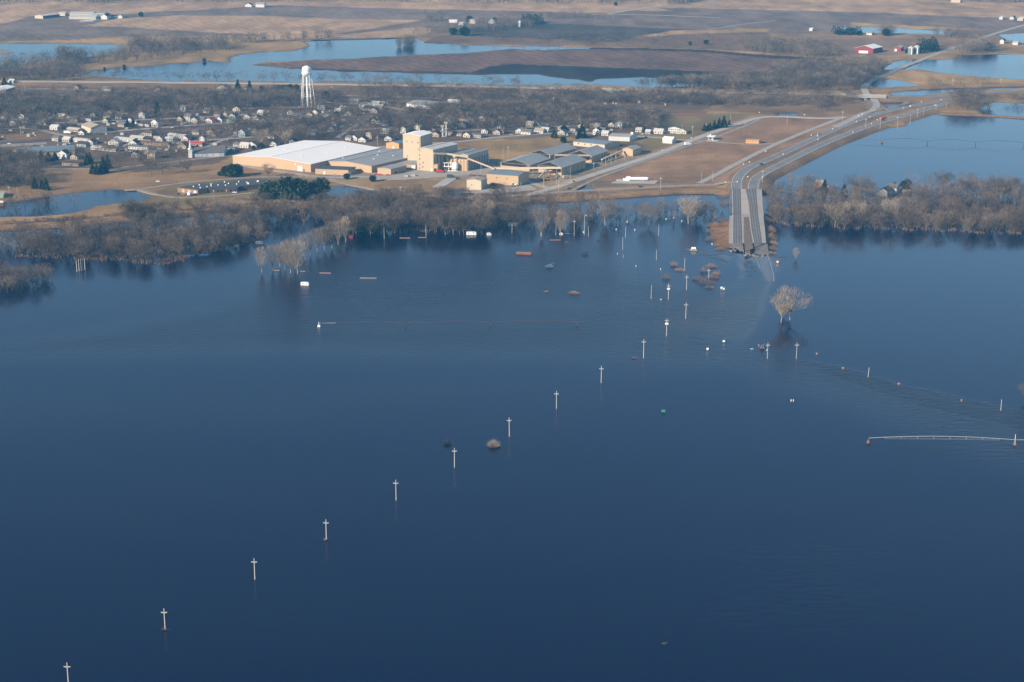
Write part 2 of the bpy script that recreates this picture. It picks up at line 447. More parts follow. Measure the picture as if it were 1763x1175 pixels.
nt.links.new(geo.outputs['Position'], mpw.inputs['Vector']); nt.links.new(mpw.outputs[0], wv.inputs['Vector'])
def mrange(src, lo, hi, a=.3, c=.7):
    m = nn(nt, 'ShaderNodeMapRange'); m.inputs['From Min'].default_value = a; m.inputs['From Max'].default_value = c
    m.inputs['To Min'].default_value = lo; m.inputs['To Max'].default_value = hi
    nt.links.new(src, m.inputs['Value']); return m.outputs[0]
def mul(a, b_):
    m = nn(nt, 'ShaderNodeMath'); m.operation = 'MULTIPLY'; nt.links.new(a, m.inputs[0]); nt.links.new(b_, m.inputs[1]); return m.outputs[0]
f = mul(mrange(n1.outputs['Fac'], .72, 1.28), mrange(n2.outputs['Fac'], .86, 1.14))
rw = nn(nt, 'ShaderNodeMapRange'); rw.inputs['To Min'].default_value = .86; rw.inputs['To Max'].default_value = 1.18
nt.links.new(wv.outputs['Fac'], rw.inputs['Value'])
mixr = nn(nt, 'ShaderNodeMix'); mixr.inputs['A'].default_value = 1.0
nt.links.new(ar.outputs['Fac'], mixr.inputs['Factor']); nt.links.new(rw.outputs[0], mixr.inputs['B'])
f = mul(f, mixr.outputs['Result'])
sc_ = nn(nt, 'ShaderNodeVectorMath'); sc_.operation = 'SCALE'
nt.links.new(at.outputs['Color'], sc_.inputs[0]); nt.links.new(f, sc_.inputs['Scale'])
nt.links.new(sc_.outputs[0], b.inputs['Base Color'])
bp = nn(nt, 'ShaderNodeBump'); bp.inputs['Strength'].default_value = .6; bp.inputs['Distance'].default_value = .6
nt.links.new(n1.outputs['Fac'], bp.inputs['Height']); nt.links.new(bp.outputs[0], b.inputs['Normal'])
gme = grid_mesh('ground', GX, GY, GZ, gm)
add_attr(gme, 'base', base, 'FLOAT_COLOR'); add_attr(gme, 'rows', rows * .9)
tag(link('ground', gme), kind='structure')

# ------------------------------------------------------------------ flood water
wxs = axis(-900, 900, 4, -14000, 14000, 1.4); wys = axis(560, 1600, 3, -3000, 22000, 1.35)
WX, WY = np.meshgrid(wxs, wys)
def soft(poly, e):
    d = seg_dist(WX, WY, W(poly), True); k = inside(WX, WY, W(poly)); s = np.where(k, d, -d)
    return np.clip(s / e + .5, 0, 1)
nz = fbm(WX / 150, WY / 70, 80, 4)
chop = .10 + .28 * nz
chop += .75 * soft([(560, 440), (760, 450), (1000, 430), (1200, 500), (1333, 484), (1318, 535), (1285, 585), (1320, 600), (1420, 625), (1560, 668), (1763, 712), (2300, 830), (2300, 1000), (1500, 720), (1300, 640), (1000, 610), (500, 600), (-600, 625), (-600, 590), (0, 600), (400, 520)], 60)
chop += 1.0 * soft([(1375, 622), (1440, 631), (1560, 666), (1763, 708), (2300, 822), (2300, 860), (1763, 735), (1600, 700), (1450, 650)], 10)
chop -= .75 * soft([(1320, 440), (1900, 440), (2300, 810), (1763, 702), (1560, 660), (1440, 624), (1330, 605), (1290, 590), (1320, 540), (1336, 486)], 14)
chop -= .4 * soft([(1330, 386), (2300, 395), (2300, 450), (1330, 445)], 12)
chop = np.clip(chop, 0, 1.2)
silt_reflect = .45 * soft([(1332, 484), (1322, 500), (1318, 525), (1310, 548), (1303, 548), (1309, 520), (1314, 498), (1322, 482)], 3)
silt_reflect = np.maximum(silt_reflect, .45 * soft([(1304, 552), (1298, 566), (1285, 586), (1277, 586), (1290, 568), (1298, 554)], 3))
silt_reflect = np.maximum(silt_reflect, .06 * soft([(1375, 624), (1440, 633), (1560, 668), (1763, 711), (2300, 826), (2300, 850), (1763, 726), (1600, 692), (1450, 645)], 9))
silt_reflect = np.maximum(silt_reflect, .95 * soft([(1301, 436), (1307, 455), (1317, 484), (1332, 485), (1329, 468), (1323, 436)], 2.5))
silt_reflect = np.maximum(silt_reflect, .6 * soft([(1283, 436), (1286, 450), (1296, 452), (1306, 458), (1310, 470), (1304, 436)], 4))
silt_reflect = np.maximum(silt_reflect, .75 * soft([(1270, 436), (1273, 460), (1277, 480), (1281, 480), (1280, 436)], 2.5))
silt_reflect = np.maximum(silt_reflect, .5 * soft([(1236, 436), (1250, 455), (1262, 440)], 6)); silt_reflect = np.maximum(silt_reflect, .5 * soft([(1326, 440), (1334, 470), (1341, 468), (1336, 440)], 3))  # last patch: reflection of the right bank brush, painted into the water colour
silt_reflect = np.maximum(silt_reflect, 0.03 * np.clip(chop, 0, 1))
silt_reflect = np.maximum(silt_reflect, .20 * soft([(1310, 500), (1318, 540), (1285, 585), (1230, 582), (1130, 560), (1200, 520)], 30))
wm = bpy.data.materials.new('flood_water'); wm.use_nodes = True
nt = wm.node_tree; b = nt.nodes['Principled BSDF']
b.inputs['Base Color'].default_value = (.001, .008, .020, 1)
b.inputs['IOR'].default_value = 1.265
ac = nn(nt, 'ShaderNodeAttribute'); ac.attribute_name = 'chop'
asl = nn(nt, 'ShaderNodeAttribute'); asl.attribute_name = 'silt_reflect'
mxs = nn(nt, 'ShaderNodeMix'); mxs.data_type = 'RGBA'
mxs.inputs['A'].default_value = (.0006, .0014, .0200, 1); mxs.inputs['B'].default_value = (.10, .082, .07, 1)
nt.links.new(asl.outputs['Fac'], mxs.inputs[0]); nt.links.new(mxs.outputs['Result'], b.inputs['Base Color'])
geo = nn(nt, 'ShaderNodeNewGeometry')
a1 = nn(nt, 'ShaderNodeTexNoise'); a1.inputs['Scale'].default_value = .19; a1.inputs['Detail'].default_value = 7; a1.inputs['Roughness'].default_value = .62
a2 = nn(nt, 'ShaderNodeTexNoise'); a2.inputs['Scale'].default_value = .02; a2.inputs['Detail'].default_value = 4
mpa = nn(nt, 'ShaderNodeMapping'); mpa.inputs['Scale'].default_value = (.6, 1.5, 1); mpa.inputs['Rotation'].default_value = (0, 0, .12)
nt.links.new(geo.outputs['Position'], mpa.inputs['Vector'])
nt.links.new(mpa.outputs[0], a1.inputs['Vector']); nt.links.new(mpa.outputs[0], a2.inputs['Vector'])
bp = nn(nt, 'ShaderNodeBump'); bp.inputs['Distance'].default_value = 1.1
bs = mrange(ac.outputs['Fac'], .03, .60, 0, 1.1)
nt.links.new(bs, bp.inputs['Strength']); nt.links.new(a1.outputs['Fac'], bp.inputs['Height'])
nt.links.new(bp.outputs[0], b.inputs['Normal'])
r1 = mrange(ac.outputs['Fac'], .07, .26, 0, 1.1)
r2 = nn(nt, 'ShaderNodeMath'); r2.operation = 'MULTIPLY_ADD'; r2.inputs[1].default_value = .08; nt.links.new(a2.outputs['Fac'], r2.inputs[0]); nt.links.new(r1, r2.inputs[2])
nt.links.new(r2.outputs[0], b.inputs['Roughness'])
wme = grid_mesh('flood_water', WX, WY, np.zeros(WX.shape), wm)
add_attr(wme, 'chop', chop); add_attr(wme, 'silt_reflect', silt_reflect)
tag(link('flood_water', wme), kind='structure')

# ------------------------------------------------------------------ roads
def resample(pts, step):
    o = [pts[0]]
    for a, b_ in zip(pts, pts[1:]):
        L = math.dist(a, b_); n = max(1, int(L / step))
        for k in range(1, n + 1): o.append((a[0] + (b_[0] - a[0]) * k / n, a[1] + (b_[1] - a[1]) * k / n))
    return o

def smooth(pts, it=2):
    for _ in range(it):
        q = [pts[0]]
        for a, b_ in zip(pts, pts[1:]):
            q += [(a[0] * .75 + b_[0] * .25, a[1] * .75 + b_[1] * .25), (a[0] * .25 + b_[0] * .75, a[1] * .25 + b_[1] * .75)]
        q.append(pts[-1]); pts = q
    return pts

def strip(mb, pts, half, zf, off=0.0, skirt=0.0):
    L = []; n = len(pts)
    for i, p in enumerate(pts):
        a = pts[max(0, i - 1)]; c = pts[min(n - 1, i + 1)]
        d = Vector((c[0] - a[0], c[1] - a[1])).normalized(); nx, ny = -d.y, d.x
        h0, h1 = (half(i / (n - 1)), half(i / (n - 1))) if callable(half) else (half, half)
        z = zf(*p)
        L.append(((p[0] + nx * (off + h0), p[1] + ny * (off + h0), z), (p[0] + nx * (off - h1), p[1] + ny * (off - h1), z)))
    for (a, b_), (c, d) in zip(L, L[1:]):
        mb.poly([a, b_, d, c])
        if skirt:
            mb.poly([(a[0], a[1], a[2] - skirt), a, c, (c[0], c[1], c[2] - skirt)])
            mb.poly([b_, (b_[0], b_[1], b_[2] - skirt), (d[0], d[1], d[2] - skirt), d])

def gz(x, y, up):
    return max(ground_z(x, y), .3) + up

def ground_max(x, y, r=4.5):
    return max(ground_z(x + a, y + c) for a in (-r, 0, r) for c in (-r, 0, r))

concrete = mat('concrete', (.37, .345, .31), .85, .14, .08)
asphalt = mat('asphalt', (.19, .178, .165), .85, .2, .12)
shoulder = mat('shoulder_concrete', (.33, .30, .26), .9, .12, .1)
gravel = mat('gravel', (.27, .235, .19), .95, .18, .15)
ballast = mat('ballast', (.085, .07, .062), .95, .2, .2)
paint = mat('road_paint', (.75, .74, .70), .7, .1, 1)
median_g = mat('median_grass', (.16, .12, .085), .95, .25, .4)
median_c = mat('median_concrete', (.40, .34, .28), .9, .12, .1)

def road(name, px, width, m, h=None, up=.22, sm=2, step=9, lines=()):
    pts = W(px, h if h else .9)
    pts = resample(smooth(pts, sm), step)
    zf = (lambda x, y: h + up) if h else (lambda x, y: max(ground_max(x, y), .4) + up)
    mb = MB(); strip(mb, pts, width / 2, zf, 0, .6)
    o = mb.build(name, m); tag(o, kind='structure')
    for off, w in lines:
        mb = MB(); strip(mb, pts, w / 2, lambda x, y: zf(x, y) + .03, off)
        mb.build('lane_line', paint, o)
    return o

# the divided highway, the old overpass highway and the streets
road('highway', HWY_W, 12.5, asphalt, 3.2, .12, lines=((5.0, .22), (-4.2, .22)))
road('highway', HWY_E, 12.5, asphalt, 3.2, .12, lines=((5.0, .22), (-4.2, .22)))
road('highway', HWY_N, 12.5, concrete, 6.0, .12)
road('highway', HWY_N2, 11.0, concrete, 6.0, .12)
road('highway', HWY_N3, 11.0, asphalt, 5.0, .12)
road('road', [(1563, 176), (1545, 186), (1530, 192), (1512, 188), (1502, 180), (1497, 172)], 8, asphalt)
road('road', [(1438, 223), (1478, 203), (1505, 190), (1511, 180), (1503, 171), (1492, 162), (1486, 154), (1492, 143), (1530, 126), (1568, 110), (1624, 89), (1691, 65), (1763, 43), (1900, 10)], 9, shoulder)
road('frontage_road', [(1204, 316), (1240, 298), (1273, 280), (1300, 266), (1341, 246), (1408, 219), (1450, 203)], 7, shoulder)
road('road', [(900, 338), (930, 331), (951, 325), (1000, 308), (1060, 289), (1140, 263), (1205, 236), (1273, 213), (1300, 204), (1333, 200), (1420, 205), (1455, 202)], 9.5, concrete)
road('track', [(985, 328), (1030, 306), (1110, 278), (1180, 253), (1225, 240), (1290, 215), (1308, 206)], 4.5, gravel)
road('levee_road', [(560, 306), (575, 311), (608, 319), (665, 330), (720, 337), (800, 340), (864, 339), (940, 333), (1010, 328), (1078, 325), (1171, 320), (1240, 318), (1268, 318)], 6, gravel)
road('road', [(60, 292), (110, 290), (150, 292), (230, 287), (330, 275), (420, 266), (480, 256)], 5, gravel)
road('road', [(215, 327), (240, 327), (300, 317), (380, 309), (470, 304), (560, 306)], 5.5, gravel)
road('road', [(405, 283), (450, 291), (520, 301), (560, 306), (640, 305), (720, 302), (800, 299), (860, 300), (925, 318), (951, 326)], 7, shoulder)
road('road', [(240, 327), (262, 334), (300, 341), (345, 340), (400, 336), (440, 332)], 5, gravel)
road('railway', [(-300, 262), (0, 247), (73, 243), (136, 233.5), (238, 226.5), (300, 221), (442, 211), (518, 206), (602, 202.5), (713, 195), (840, 189), (925, 183), (951, 180.5), (1040, 172), (1120, 166)], 11, ballast)
road('road', [(-300, 256), (0, 252), (80, 247)], 14, gravel)
road('road', [(150, 230), (238, 223.5), (300, 218), (442, 208.5), (518, 203.5), (602, 200)], 8, shoulder)
road('road', [(0, 222), (60, 221), (100, 232), (135, 236)], 6, gravel)
road('road', [(662, 197), (713, 192), (757, 190), (860, 180), (951, 172)], 6, gravel)
road('road', [(0, 155), (90, 153), (170, 156), (260, 158), (380, 161), (500, 163), (640, 166), (760, 170)], 6, gravel)
road('road', [(560, 262), (640, 255), (700, 250), (790, 245), (860, 236), (960, 229), (1000, 228), (1100, 236), (1160, 238)], 6.5, shoulder)
road('road', [(1140, 237), (1172, 241), (1215, 243), (1285, 249), (1330, 248), (1341, 247)], 5, gravel)
road('road', [(1046, 24.5), (1125, 11.5), (1200, 3), (1330, -6), (1500, -20)], 8, concrete)
road('road', [(1018, 25), (1110, 25.5), (1190, 29), (1240, 31)], 7, gravel)
road('road', [(1335, 36), (1270, 43), (1235, 50), (1218, 50)], 7, gravel)
road('track', [(540, 69), (593, 60), (690, 43), (740, 38), (790, 39)], 6, median_g)
for pts in ([(60, 214), (150, 210), (290, 205), (440, 197)], [(300, 192), (440, 186), (560, 184)], [(250, 250), (340, 243), (440, 236), (560, 228), (680, 220)], [(560, 176), (650, 182), (700, 190)], [(700, 236), (760, 228), (850, 222), (1000, 217)], [(0, 190), (120, 189), (220, 196)], [(330, 262), (400, 236), (450, 214), (470, 200)], [(200, 262), (232, 240), (262, 222)], [(580, 238), (610, 218), (640, 200)]):
    road('street', pts, 6.5, shoulder)
road('track', [(440, 73.5), (529, 69), (619, 67.2), (716, 64.5), (790, 60), (860, 55), (930, 42)], 5, ballast)
road('track', [(1450, 96), (1530, 97), (1570, 96), (1620, 89), (1763, 93)], 5, gravel)
mbl = MB()
parking = [((1145, 285), 0)]
def slab(name, px, m, up=.3):
    x, y, z = G(*px[0]); mb = MB()
    zz = max(ground_max(*W([q], .9)[0]) for q in px) + up
    pts = [P(a, c, zz) for a, c in px]
    mb.hull([(a, c, zz - .8) for a, c in reversed(pts)] if False else [(a, c, zz - .8) for a, c in pts], [(a, c, zz) for a, c in pts])
    return tag(mb.build(name, m), kind='structure')
slab('plant_yard', [(640, 309), (700, 309), (800, 302), (862, 297), (850, 282), (720, 292), (640, 298)], shoulder)
slab('pavement', [(744, 322), (764, 322), (790, 306), (768, 307)], concrete)
slab('pavement', [(790, 331), (850, 333), (925, 327), (912, 318), (890, 321), (832, 326)], shoulder)
slab('tank_pad', [(1052, 315), (1128, 316), (1134, 311), (1064, 310)], concrete)
slab('station_pad', [(1214, 243), (1236, 244), (1240, 241), (1220, 240)], concrete)

# ------------------------------------------------------------------ highway bridge over the river, half drowned at its near end
BH = 3.34
def cauz(x, y): return BH
def band(mb, near, far, z, x0, x1):                # a strip across the road between two map rows; x0/x1 are pixel columns at far and near
    pass
TOPY, BRY, ENDY = 326.0, 372.0, 428.0
def lerp_cols(rowsx, py):
    for (ya, a), (yb, c) in zip(rowsx, rowsx[1:]):
        if ya <= py <= yb:
            t_ = (py - ya) / (yb - ya); return [u + (v - u) * t_ for u, v in zip(a, c)]
    return rowsx[-1][1]
# columns: outer left, left lane edge, median left, median right, right lane edge, outer right
COLS = [(319.0, [1254, 1258, 1274, 1284, 1305, 1312]), (327.0, [1255.5, 1261, 1276.5, 1283, 1303, 1311]), (340.0, [1255.5, 1261, 1276.5, 1287, 1304, 1312]), (355.0, [1256, 1261.5, 1277, 1290, 1305, 1312.5]),
        (373.0, [1256, 1262, 1277, 1291, 1306.5, 1314.5]), (395.0, [1255, 1261.5, 1278.5, 1293, 1310, 1317]),
        (419.0, [1255, 1261.5, 1279, 1298, 1313, 1319])]
def deck_strip(name, ca, cb, y0, y1, m, z, parent=None, n=10, thick=0.0, cut=None):
    mb = MB(); prev = None
    for k in range(n + 1):
        py = y0 + (y1 - y0) * k / n
        c = lerp_cols(COLS, py)
        pa, pb = (c[ca], py), (c[cb], py)
        A = (*P(*pa, z), z); B = (*P(*pb, z), z)
        if prev: 
            mb.poly([prev[0], A, B, prev[1]])
            if thick:
                dn = lambda q: (q[0], q[1], q[2] - thick)
                mb.poly([prev[0], dn(prev[0]), dn(A), A]); mb.poly([prev[1], B, dn(B), dn(prev[1])]); mb.poly([dn(prev[0]), dn(prev[1]), dn(B), dn(A)])
        prev = (A, B)
    return mb.build(name, m, parent)
br = empty('highway_bridge', (0, 0, 0)); tag(br, 'wide concrete highway bridge running from the causeway over the river into the flood', 'bridge')
deck_strip('deck', 0, 5, TOPY, BRY, shoulder, BH - .06, br, 8, 1.0)
deck_strip('carriageway', 1, 2, TOPY, BRY, asphalt, BH, br, 8)
deck_strip('carriageway', 3, 4, TOPY, BRY, asphalt, BH, br, 8)
deck_strip('median', 2, 3, TOPY, BRY - 3, median_c, BH + .15, br, 8, .2)
for c_ in (0, 5):
    mb = MB(); prev = None
    for k in range(21):
        py = TOPY + (BRY - TOPY) * k / 20; c = lerp_cols(COLS, py)
        x, y = P(c[c_], py, BH); 
        if prev:
            for z0, z1 in ((BH + .95, BH + 1.2), (BH + .0, BH + .45)):
                q = [(prev[0] - .15, prev[1], z0), (prev[0] + .15, prev[1], z0), (x + .15, y, z0), (x - .15, y, z0)]
                mb.hull(q, [(a, b_, z1) for a, b_, _ in q])
            mb.box(x - .12, y - .12, BH + .4, x + .12, y + .12, BH + 1.0)
        prev = (x, y)
    mb.build('railing', shoulder, br)
for py in (333, 342, 351, 361):
    c = lerp_cols(COLS, py); x0, y0 = P(c[0] + 2, py, BH); x1, y1 = P(c[5] - 2, py, BH)
    mb = MB(); mb.box(min(x0, x1), y0 - .9, BH - 2.0, max(x0, x1), y0 + .9, BH - 1.07)
    for k in range(5):
        xx = x0 + (x1 - x0) * (k + .5) / 5; mb.tube((xx, y0, -3), (xx, y0, BH - 2.0), .6, .6, 8)
    mb.build('pier', concrete, br)
cw = deck_strip('causeway_road', 0, 5, BRY, 419, shoulder, BH - .06, None, 10, .8); tag(cw, kind='structure')
deck_strip('carriageway', 1, 2, BRY, 419, asphalt, BH, cw); deck_strip('carriageway', 3, 4, BRY, 419, asphalt, BH, cw)
def ribbon(name, px, z0, z1, m, parent=None, w=.4):
    mb = MB(); n = len(px); pr = None
    for k, (a, b_) in enumerate(px):
        z = z0 + (z1 - z0) * k / (n - 1); x, y = P(a, b_, z)
        if pr: mb.poly([(pr[0] - w, pr[1], pr[2]), (x - w, y, z), (x + w, y, z), (pr[0] + w, pr[1], pr[2])])
        pr = (x, y, z)
    return mb.build(name, m, parent)
# grass median in the divided part
mb = MB()
q = [P(1280.5, 374, BH), P(1289, 374, BH), P(1291.5, 395, BH), P(1297, 428, BH), P(1283, 434, BH), P(1280.5, 410, BH)]
mb.hull([(a, b_, BH - .3) for a, b_ in reversed(q)][::-1], [(a, b_, BH + .12) for a, b_ in q])
mb.build('median', median_g, cw)
# where the pavement dips under: broken wet slabs, each its own level
wet = mat('wet_pavement', (.105, .095, .088), .35, .2, .15, spec=.5)
def dip(name, pts, m):                             # points with (px, py, z)
    mb = MB(); mb.poly([(*P(a, b_, z), z) for a, b_, z in pts]); o = mb.build(name, m, cw); return o
worn = mat('worn_grey_pavement', (.15, .142, .132), .9, .3, .25)
dip('sinking_carriageway', [(1255, 419, BH - .03), (1256, 422, 2.6), (1268, 429, 1.8), (1281, 435, .8), (1280, 428, 2.2), (1279, 419, BH - .03)], worn)
def frac_strip(name, ca, cb, f0, f1, y0, y1, m, z, parent):
    mb = MB(); pr = None
    for k in range(13):
        py = y0 + (y1 - y0) * k / 12; c = lerp_cols(COLS, py); w = c[cb] - c[ca]
        A = (*P(c[ca] + w * f0, py, z), z); B = (*P(c[ca] + w * f1, py, z), z)
        if pr: mb.poly([pr[0], A, B, pr[1]])
        pr = (A, B)
    return mb.build(name, m, parent)
track_m = mat('tyre_worn_asphalt', (.115, .107, .102), .85, .25, .25)
for ca, cb in ((1, 2), (3, 4)):
    for f0, f1 in ((.08, .20), (.30, .42), (.58, .70), (.80, .92)): frac_strip('worn_wheel_track', ca, cb, f0, f1, TOPY, 418.5, track_m, BH + .012, cw)
    for f0 in (.0, .985): frac_strip('edge_line', ca, cb, f0, f0 + .018, TOPY, 418.5, paint, BH + .024, cw)
crumb = MB(); rc = random.Random(4)
for k in range(46):
    a_, b2 = rc.choice([(rc.uniform(1257, 1281), rc.uniform(422, 433)), (rc.uniform(1281, 1300), rc.uniform(432, 440)), (rc.uniform(1298, 1326), rc.uniform(430, 442))])
    x, y = P(a_, b2, .4); r1, r2, h_ = rc.uniform(.6, 2.2), rc.uniform(.6, 2.0), rc.uniform(.3, 1.0); rt_ = rc.uniform(0, 3)
    q = [(x + r1 * math.cos(t_) , y + r2 * math.sin(t_)) for t_ in [rt_ + i * math.tau / 6 for i in range(6)]]
    crumb.hull([(u, v, -.4) for u, v in q], [(u, v, h_ + rc.uniform(-.1, .1)) for u, v in q])
tag(crumb.build('broken_pavement', mat('crumbled_concrete', (.20, .185, .165), .95, .3, .3)), kind='stuff')
dip('sinking_carriageway', [(1298, 419, BH - .03), (1299, 426, 2.9), (1320, 418, 2.9), (1319, 414, BH - .03)], worn)
dip('sinking_carriageway', [(1299, 427, 2.8), (1299, 437, .5), (1311, 440, .45), (1324, 438, .55), (1321, 419, 2.8)], worn)
dull = mat('drowned_paint', (.34, .34, .33), .6, .3, .3)
ribbon('edge_line', [(1301, 443), (1305, 453), (1308, 462)], .12, .06, dull, cw, .16)
ribbon('edge_line', [(1321, 438), (1326, 452), (1331, 470), (1332.5, 484)], .14, .06, dull, cw, .22)
slab_m = MB()
for (a, b_, s1, s2) in ((1290, 452, 6, 5), (1294, 460, 5, 4), (1300, 466, 4, 2), (1287, 468, 3, 3), (1292, 475, 3, 2), (1310, 470, 2, 1), (1284, 458, 2, 6)):
    x, y = P(a, b_)
    q = [(x + s1 * .5 * math.cos(t_) * R.uniform(.6, 1.2), y + s2 * 2.2 * .5 * math.sin(t_) * R.uniform(.6, 1.2)) for t_ in [i * math.tau / 9 for i in range(9)]]
    slab_m.hull([(u, v, -.5) for u, v in q], [(u, v, .08) for u, v in q])
o = slab_m.build('mud_shoal', mat('mud', (.06, .052, .048), .6, .2, .4)); tag(o, kind='stuff')
# lip of debris across the water line at both sides of the road
for pts in ([(1200, 438), (1225, 440), (1243, 437), (1258, 440)], [(1326, 441), (1336, 443), (1352, 443)], [(1218, 444), (1240, 446), (1252, 452)]):
    mb = MB(); ps = resample(W(pts), 3)
    for i, (x, y) in enumerate(ps):
        r_ = R.uniform(.4, 1.3); mb.hull([(x - 2.2, y - r_, -.3), (x + 2.2, y - r_, -.3), (x + 2.2, y + r_, -.3), (x - 2.2, y + r_, -.3)], [(x - 1.6, y - r_ * .6, .18), (x + 1.6, y - r_ * .6, .18), (x + 1.6, y + r_ * .6, .18), (x - 1.6, y + r_ * .6, .18)])
    tag(mb.build('drift_debris', MATS['mud']), kind='stuff')

# the two bridges of the far highway
green = mat('green_steel', (.16, .30, .27), .6, .1, .3)
def far_bridge(label, px, h, w, girder, piers, depth=1.8):
    root = empty('road_bridge', (0, 0, 0)); tag(root, label, 'bridge')
    pts = resample(W(px, h), 15); mb = MB(); strip(mb, pts, w / 2, lambda x, y: h + .12, 0, .5); mb.build('deck', concrete, root)
    for s in (-1, 1):
        mb = MB(); strip(mb, pts, .25, lambda x, y: h + .95, s * (w / 2 - .1), .85); mb.build('parapet', concrete, root)
        mb = MB(); strip(mb, pts, .3, lambda x, y: h - .4, s * (w / 2 - 1), depth); mb.build('girder', girder, root)
    for a, b_ in piers:
        x, y = P(a, b_, h); mb = MB()
        for k in (-1, 0, 1): mb.tube((x, y + k * 3.5, -2), (x, y + k * 3.5, h - 1.6), .55, .55, 8)
        mb.box(x - .7, y - 4.6, h - 1.6, x + .7, y + 4.6, h - .42); mb.build('pier', concrete, root)
far_bridge('long green girder bridge of the far highway, behind the plant', [(1030, 154.6), (1075, 155.8), (1130, 157), (1180, 158.3), (1227, 159.5)], 6, 11, green, [(1060, 155.4), (1085, 156), (1115, 156.8), (1146, 157.5), (1184, 158.4), (1205, 159)], 2.4)
far_bridge('short concrete overpass above the flooded junction', [(1446, 163.4), (1465, 164), (1488, 165), (1526, 166)], 6, 11, shoulder, [(1464, 164), (1489, 165), (1522, 166)])

# ------------------------------------------------------------------ bare trees
barkA = shade_tree('bare_bark', (.07, .056, .047), (.165, .128, .098))
barkB = shade_tree('pale_bark', (.21, .17, .125), (.32, .26, .19))
barkC = shade_tree('red_twigs', (.12, .085, .068), (.20, .14, .105))
trunkM = mat('trunk_bark', (.15, .125, .10), .9, .25, .6)
trunkP = mat('pale_trunk', (.34, .30, .24), .9, .15, .6)
needle = shade_tree('needles', (.022, .036, .022), (.05, .065, .035))

def sliver(a, d, L, w, rg):
    s = Vector((rg.uniform(-1, 1), rg.uniform(-1, 1), rg.uniform(-.6, .6))); s = (s - s.project(d)).normalized() * w * .5
    return [a - s, a + s, a + d * L]

def limb(mb, a, b_, r0, r1): mb.tube(a, b_, r0, r1, 4)

FORMS = {  # crown centre, half height, half width (share of height), fork, lobes, limbs
    'broom': (.60, .42, .30, .16, 0, 13), 'wood': (.60, .40, .30, .26, 0, 9), 'oak': (.60, .38, .40, .22, 9, 12), 'cotton': (.62, .36, .40, .24, 13, 13), 'bush': (.5, .5, .6, .02, 0, 8)}
def bare_tree(seed, H, spread, form='oak', dens=1.0, tw=1.0, twigs=None):
    """returns (trunk MB, crown triangles): fine twigs fanned out from the fork through the crown's volume"""
    rg = random.Random(seed); tk = MB(); T = []
    cz_, hh, rw, fk, nl, nlimb = FORMS[form]; rw *= spread; fork = fk * H
    base_r = .017 * H
    top = Vector((rg.uniform(-.05, .05) * H, rg.uniform(-.05, .05) * H, fork))
    tk.tube(Vector((0, 0, -2.2)), top, base_r, base_r * .7, 6)
    ph = [rg.uniform(0, 6.28) for _ in range(4)]
    def env(az, zz):                               # crown radius at a height, uneven round the tree
        q = (zz - cz_ - .06) / hh
        base_ = max(0, 1 - q * q) ** .5 * (1 if q > 0 else .62 + .38 * (1 + q))
        return rw * base_ * (1 + .22 * math.sin(2 * az + ph[0] + 4 * zz) + .16 * math.sin(5 * az + ph[1] - 9 * zz))
    lob = []
    for k in range(nl):
        az = k * 2.4 + rg.uniform(-.4, .4); zz = rg.uniform(cz_ - hh * .55, cz_ + hh * .75); r_ = env(az, zz) * rg.uniform(.55, .95)
        lob.append(Vector((math.cos(az) * r_ * H, math.sin(az) * r_ * H, zz * H)))
    for k in range(nlimb):
        if nl: e_ = rg.choice(lob) + Vector((rg.gauss(0, .04), rg.gauss(0, .04), rg.gauss(0, .04))) * H
        else:
            az = k * 2.4; zz = rg.uniform(cz_, cz_ + hh * .8); r_ = env(az, zz) * .8; e_ = Vector((math.cos(az) * r_ * H, math.sin(az) * r_ * H, zz * H))
        m_ = top.lerp(e_, .5) + Vector((rg.gauss(0, .02), rg.gauss(0, .02), -.03)) * H
        lr = base_r * (.42 if form in ('oak', 'cotton') else .28)
        tk.tube(top, m_, lr, lr * .6, 4); tk.tube(m_, e_, lr * .6, lr * .2, 3)
    nt_ = int((twigs or 1250) * dens)
    for k in range(nt_):
        if nl and k % 4:
            c = rg.choice(lob); d_ = Vector((rg.gauss(0, 1), rg.gauss(0, 1), rg.gauss(.2, .9))).normalized(); a = c + d_ * .17 * H * rg.random() ** .5
        else:
            zz = rg.uniform(cz_ - hh, cz_ + hh * .96); az = rg.uniform(0, 6.28); r_ = env(az, zz) * rg.random() ** .42
            a = Vector((math.cos(az) * r_ * H, math.sin(az) * r_ * H, zz * H))
        out_ = (a - top).normalized()
        d3 = (out_ + Vector((rg.gauss(0, .32), rg.gauss(0, .32), rg.gauss(.25, .3)))).normalized()
        L_n = rg.uniform(.06, .14) * H
        T.append(sliver(a - d3 * L_n * .6, d3, L_n, rg.uniform(.05, .10) * tw * (H / 15), rg))
    return tk, [[tuple(p) for p in t_] for t_ in T]

VAR = {}
def variants(key, n, H, spread, form, cm, tm, dens=1.0, tw=1.0):
    L = []
    for i in range(n):
        tk, T = bare_tree(hash_(key) + i, H, spread * (0.85 + .3 * (i % 3) / 2), form, dens, tw)
        L.append((tk.mesh('trunk', tm), tri_mesh('crown', T, cm)))
    VAR[key] = L
def hash_(s): return sum(ord(c) * (i + 3) for i, c in enumerate(s))
variants('wood', 8, 15, 1.05, 'wood', barkA, trunkM, 1.0, 1.2)
variants('oak', 6, 15, 1.05, 'oak', barkA, trunkM, 1.3, 1.2)
variants('broom', 5, 15, 1.0, 'broom', barkB, trunkP, 1.15, 1.05)
variants('cotton', 5, 15, 1.0, 'cotton', barkB, trunkP, 1.2, 1.1)

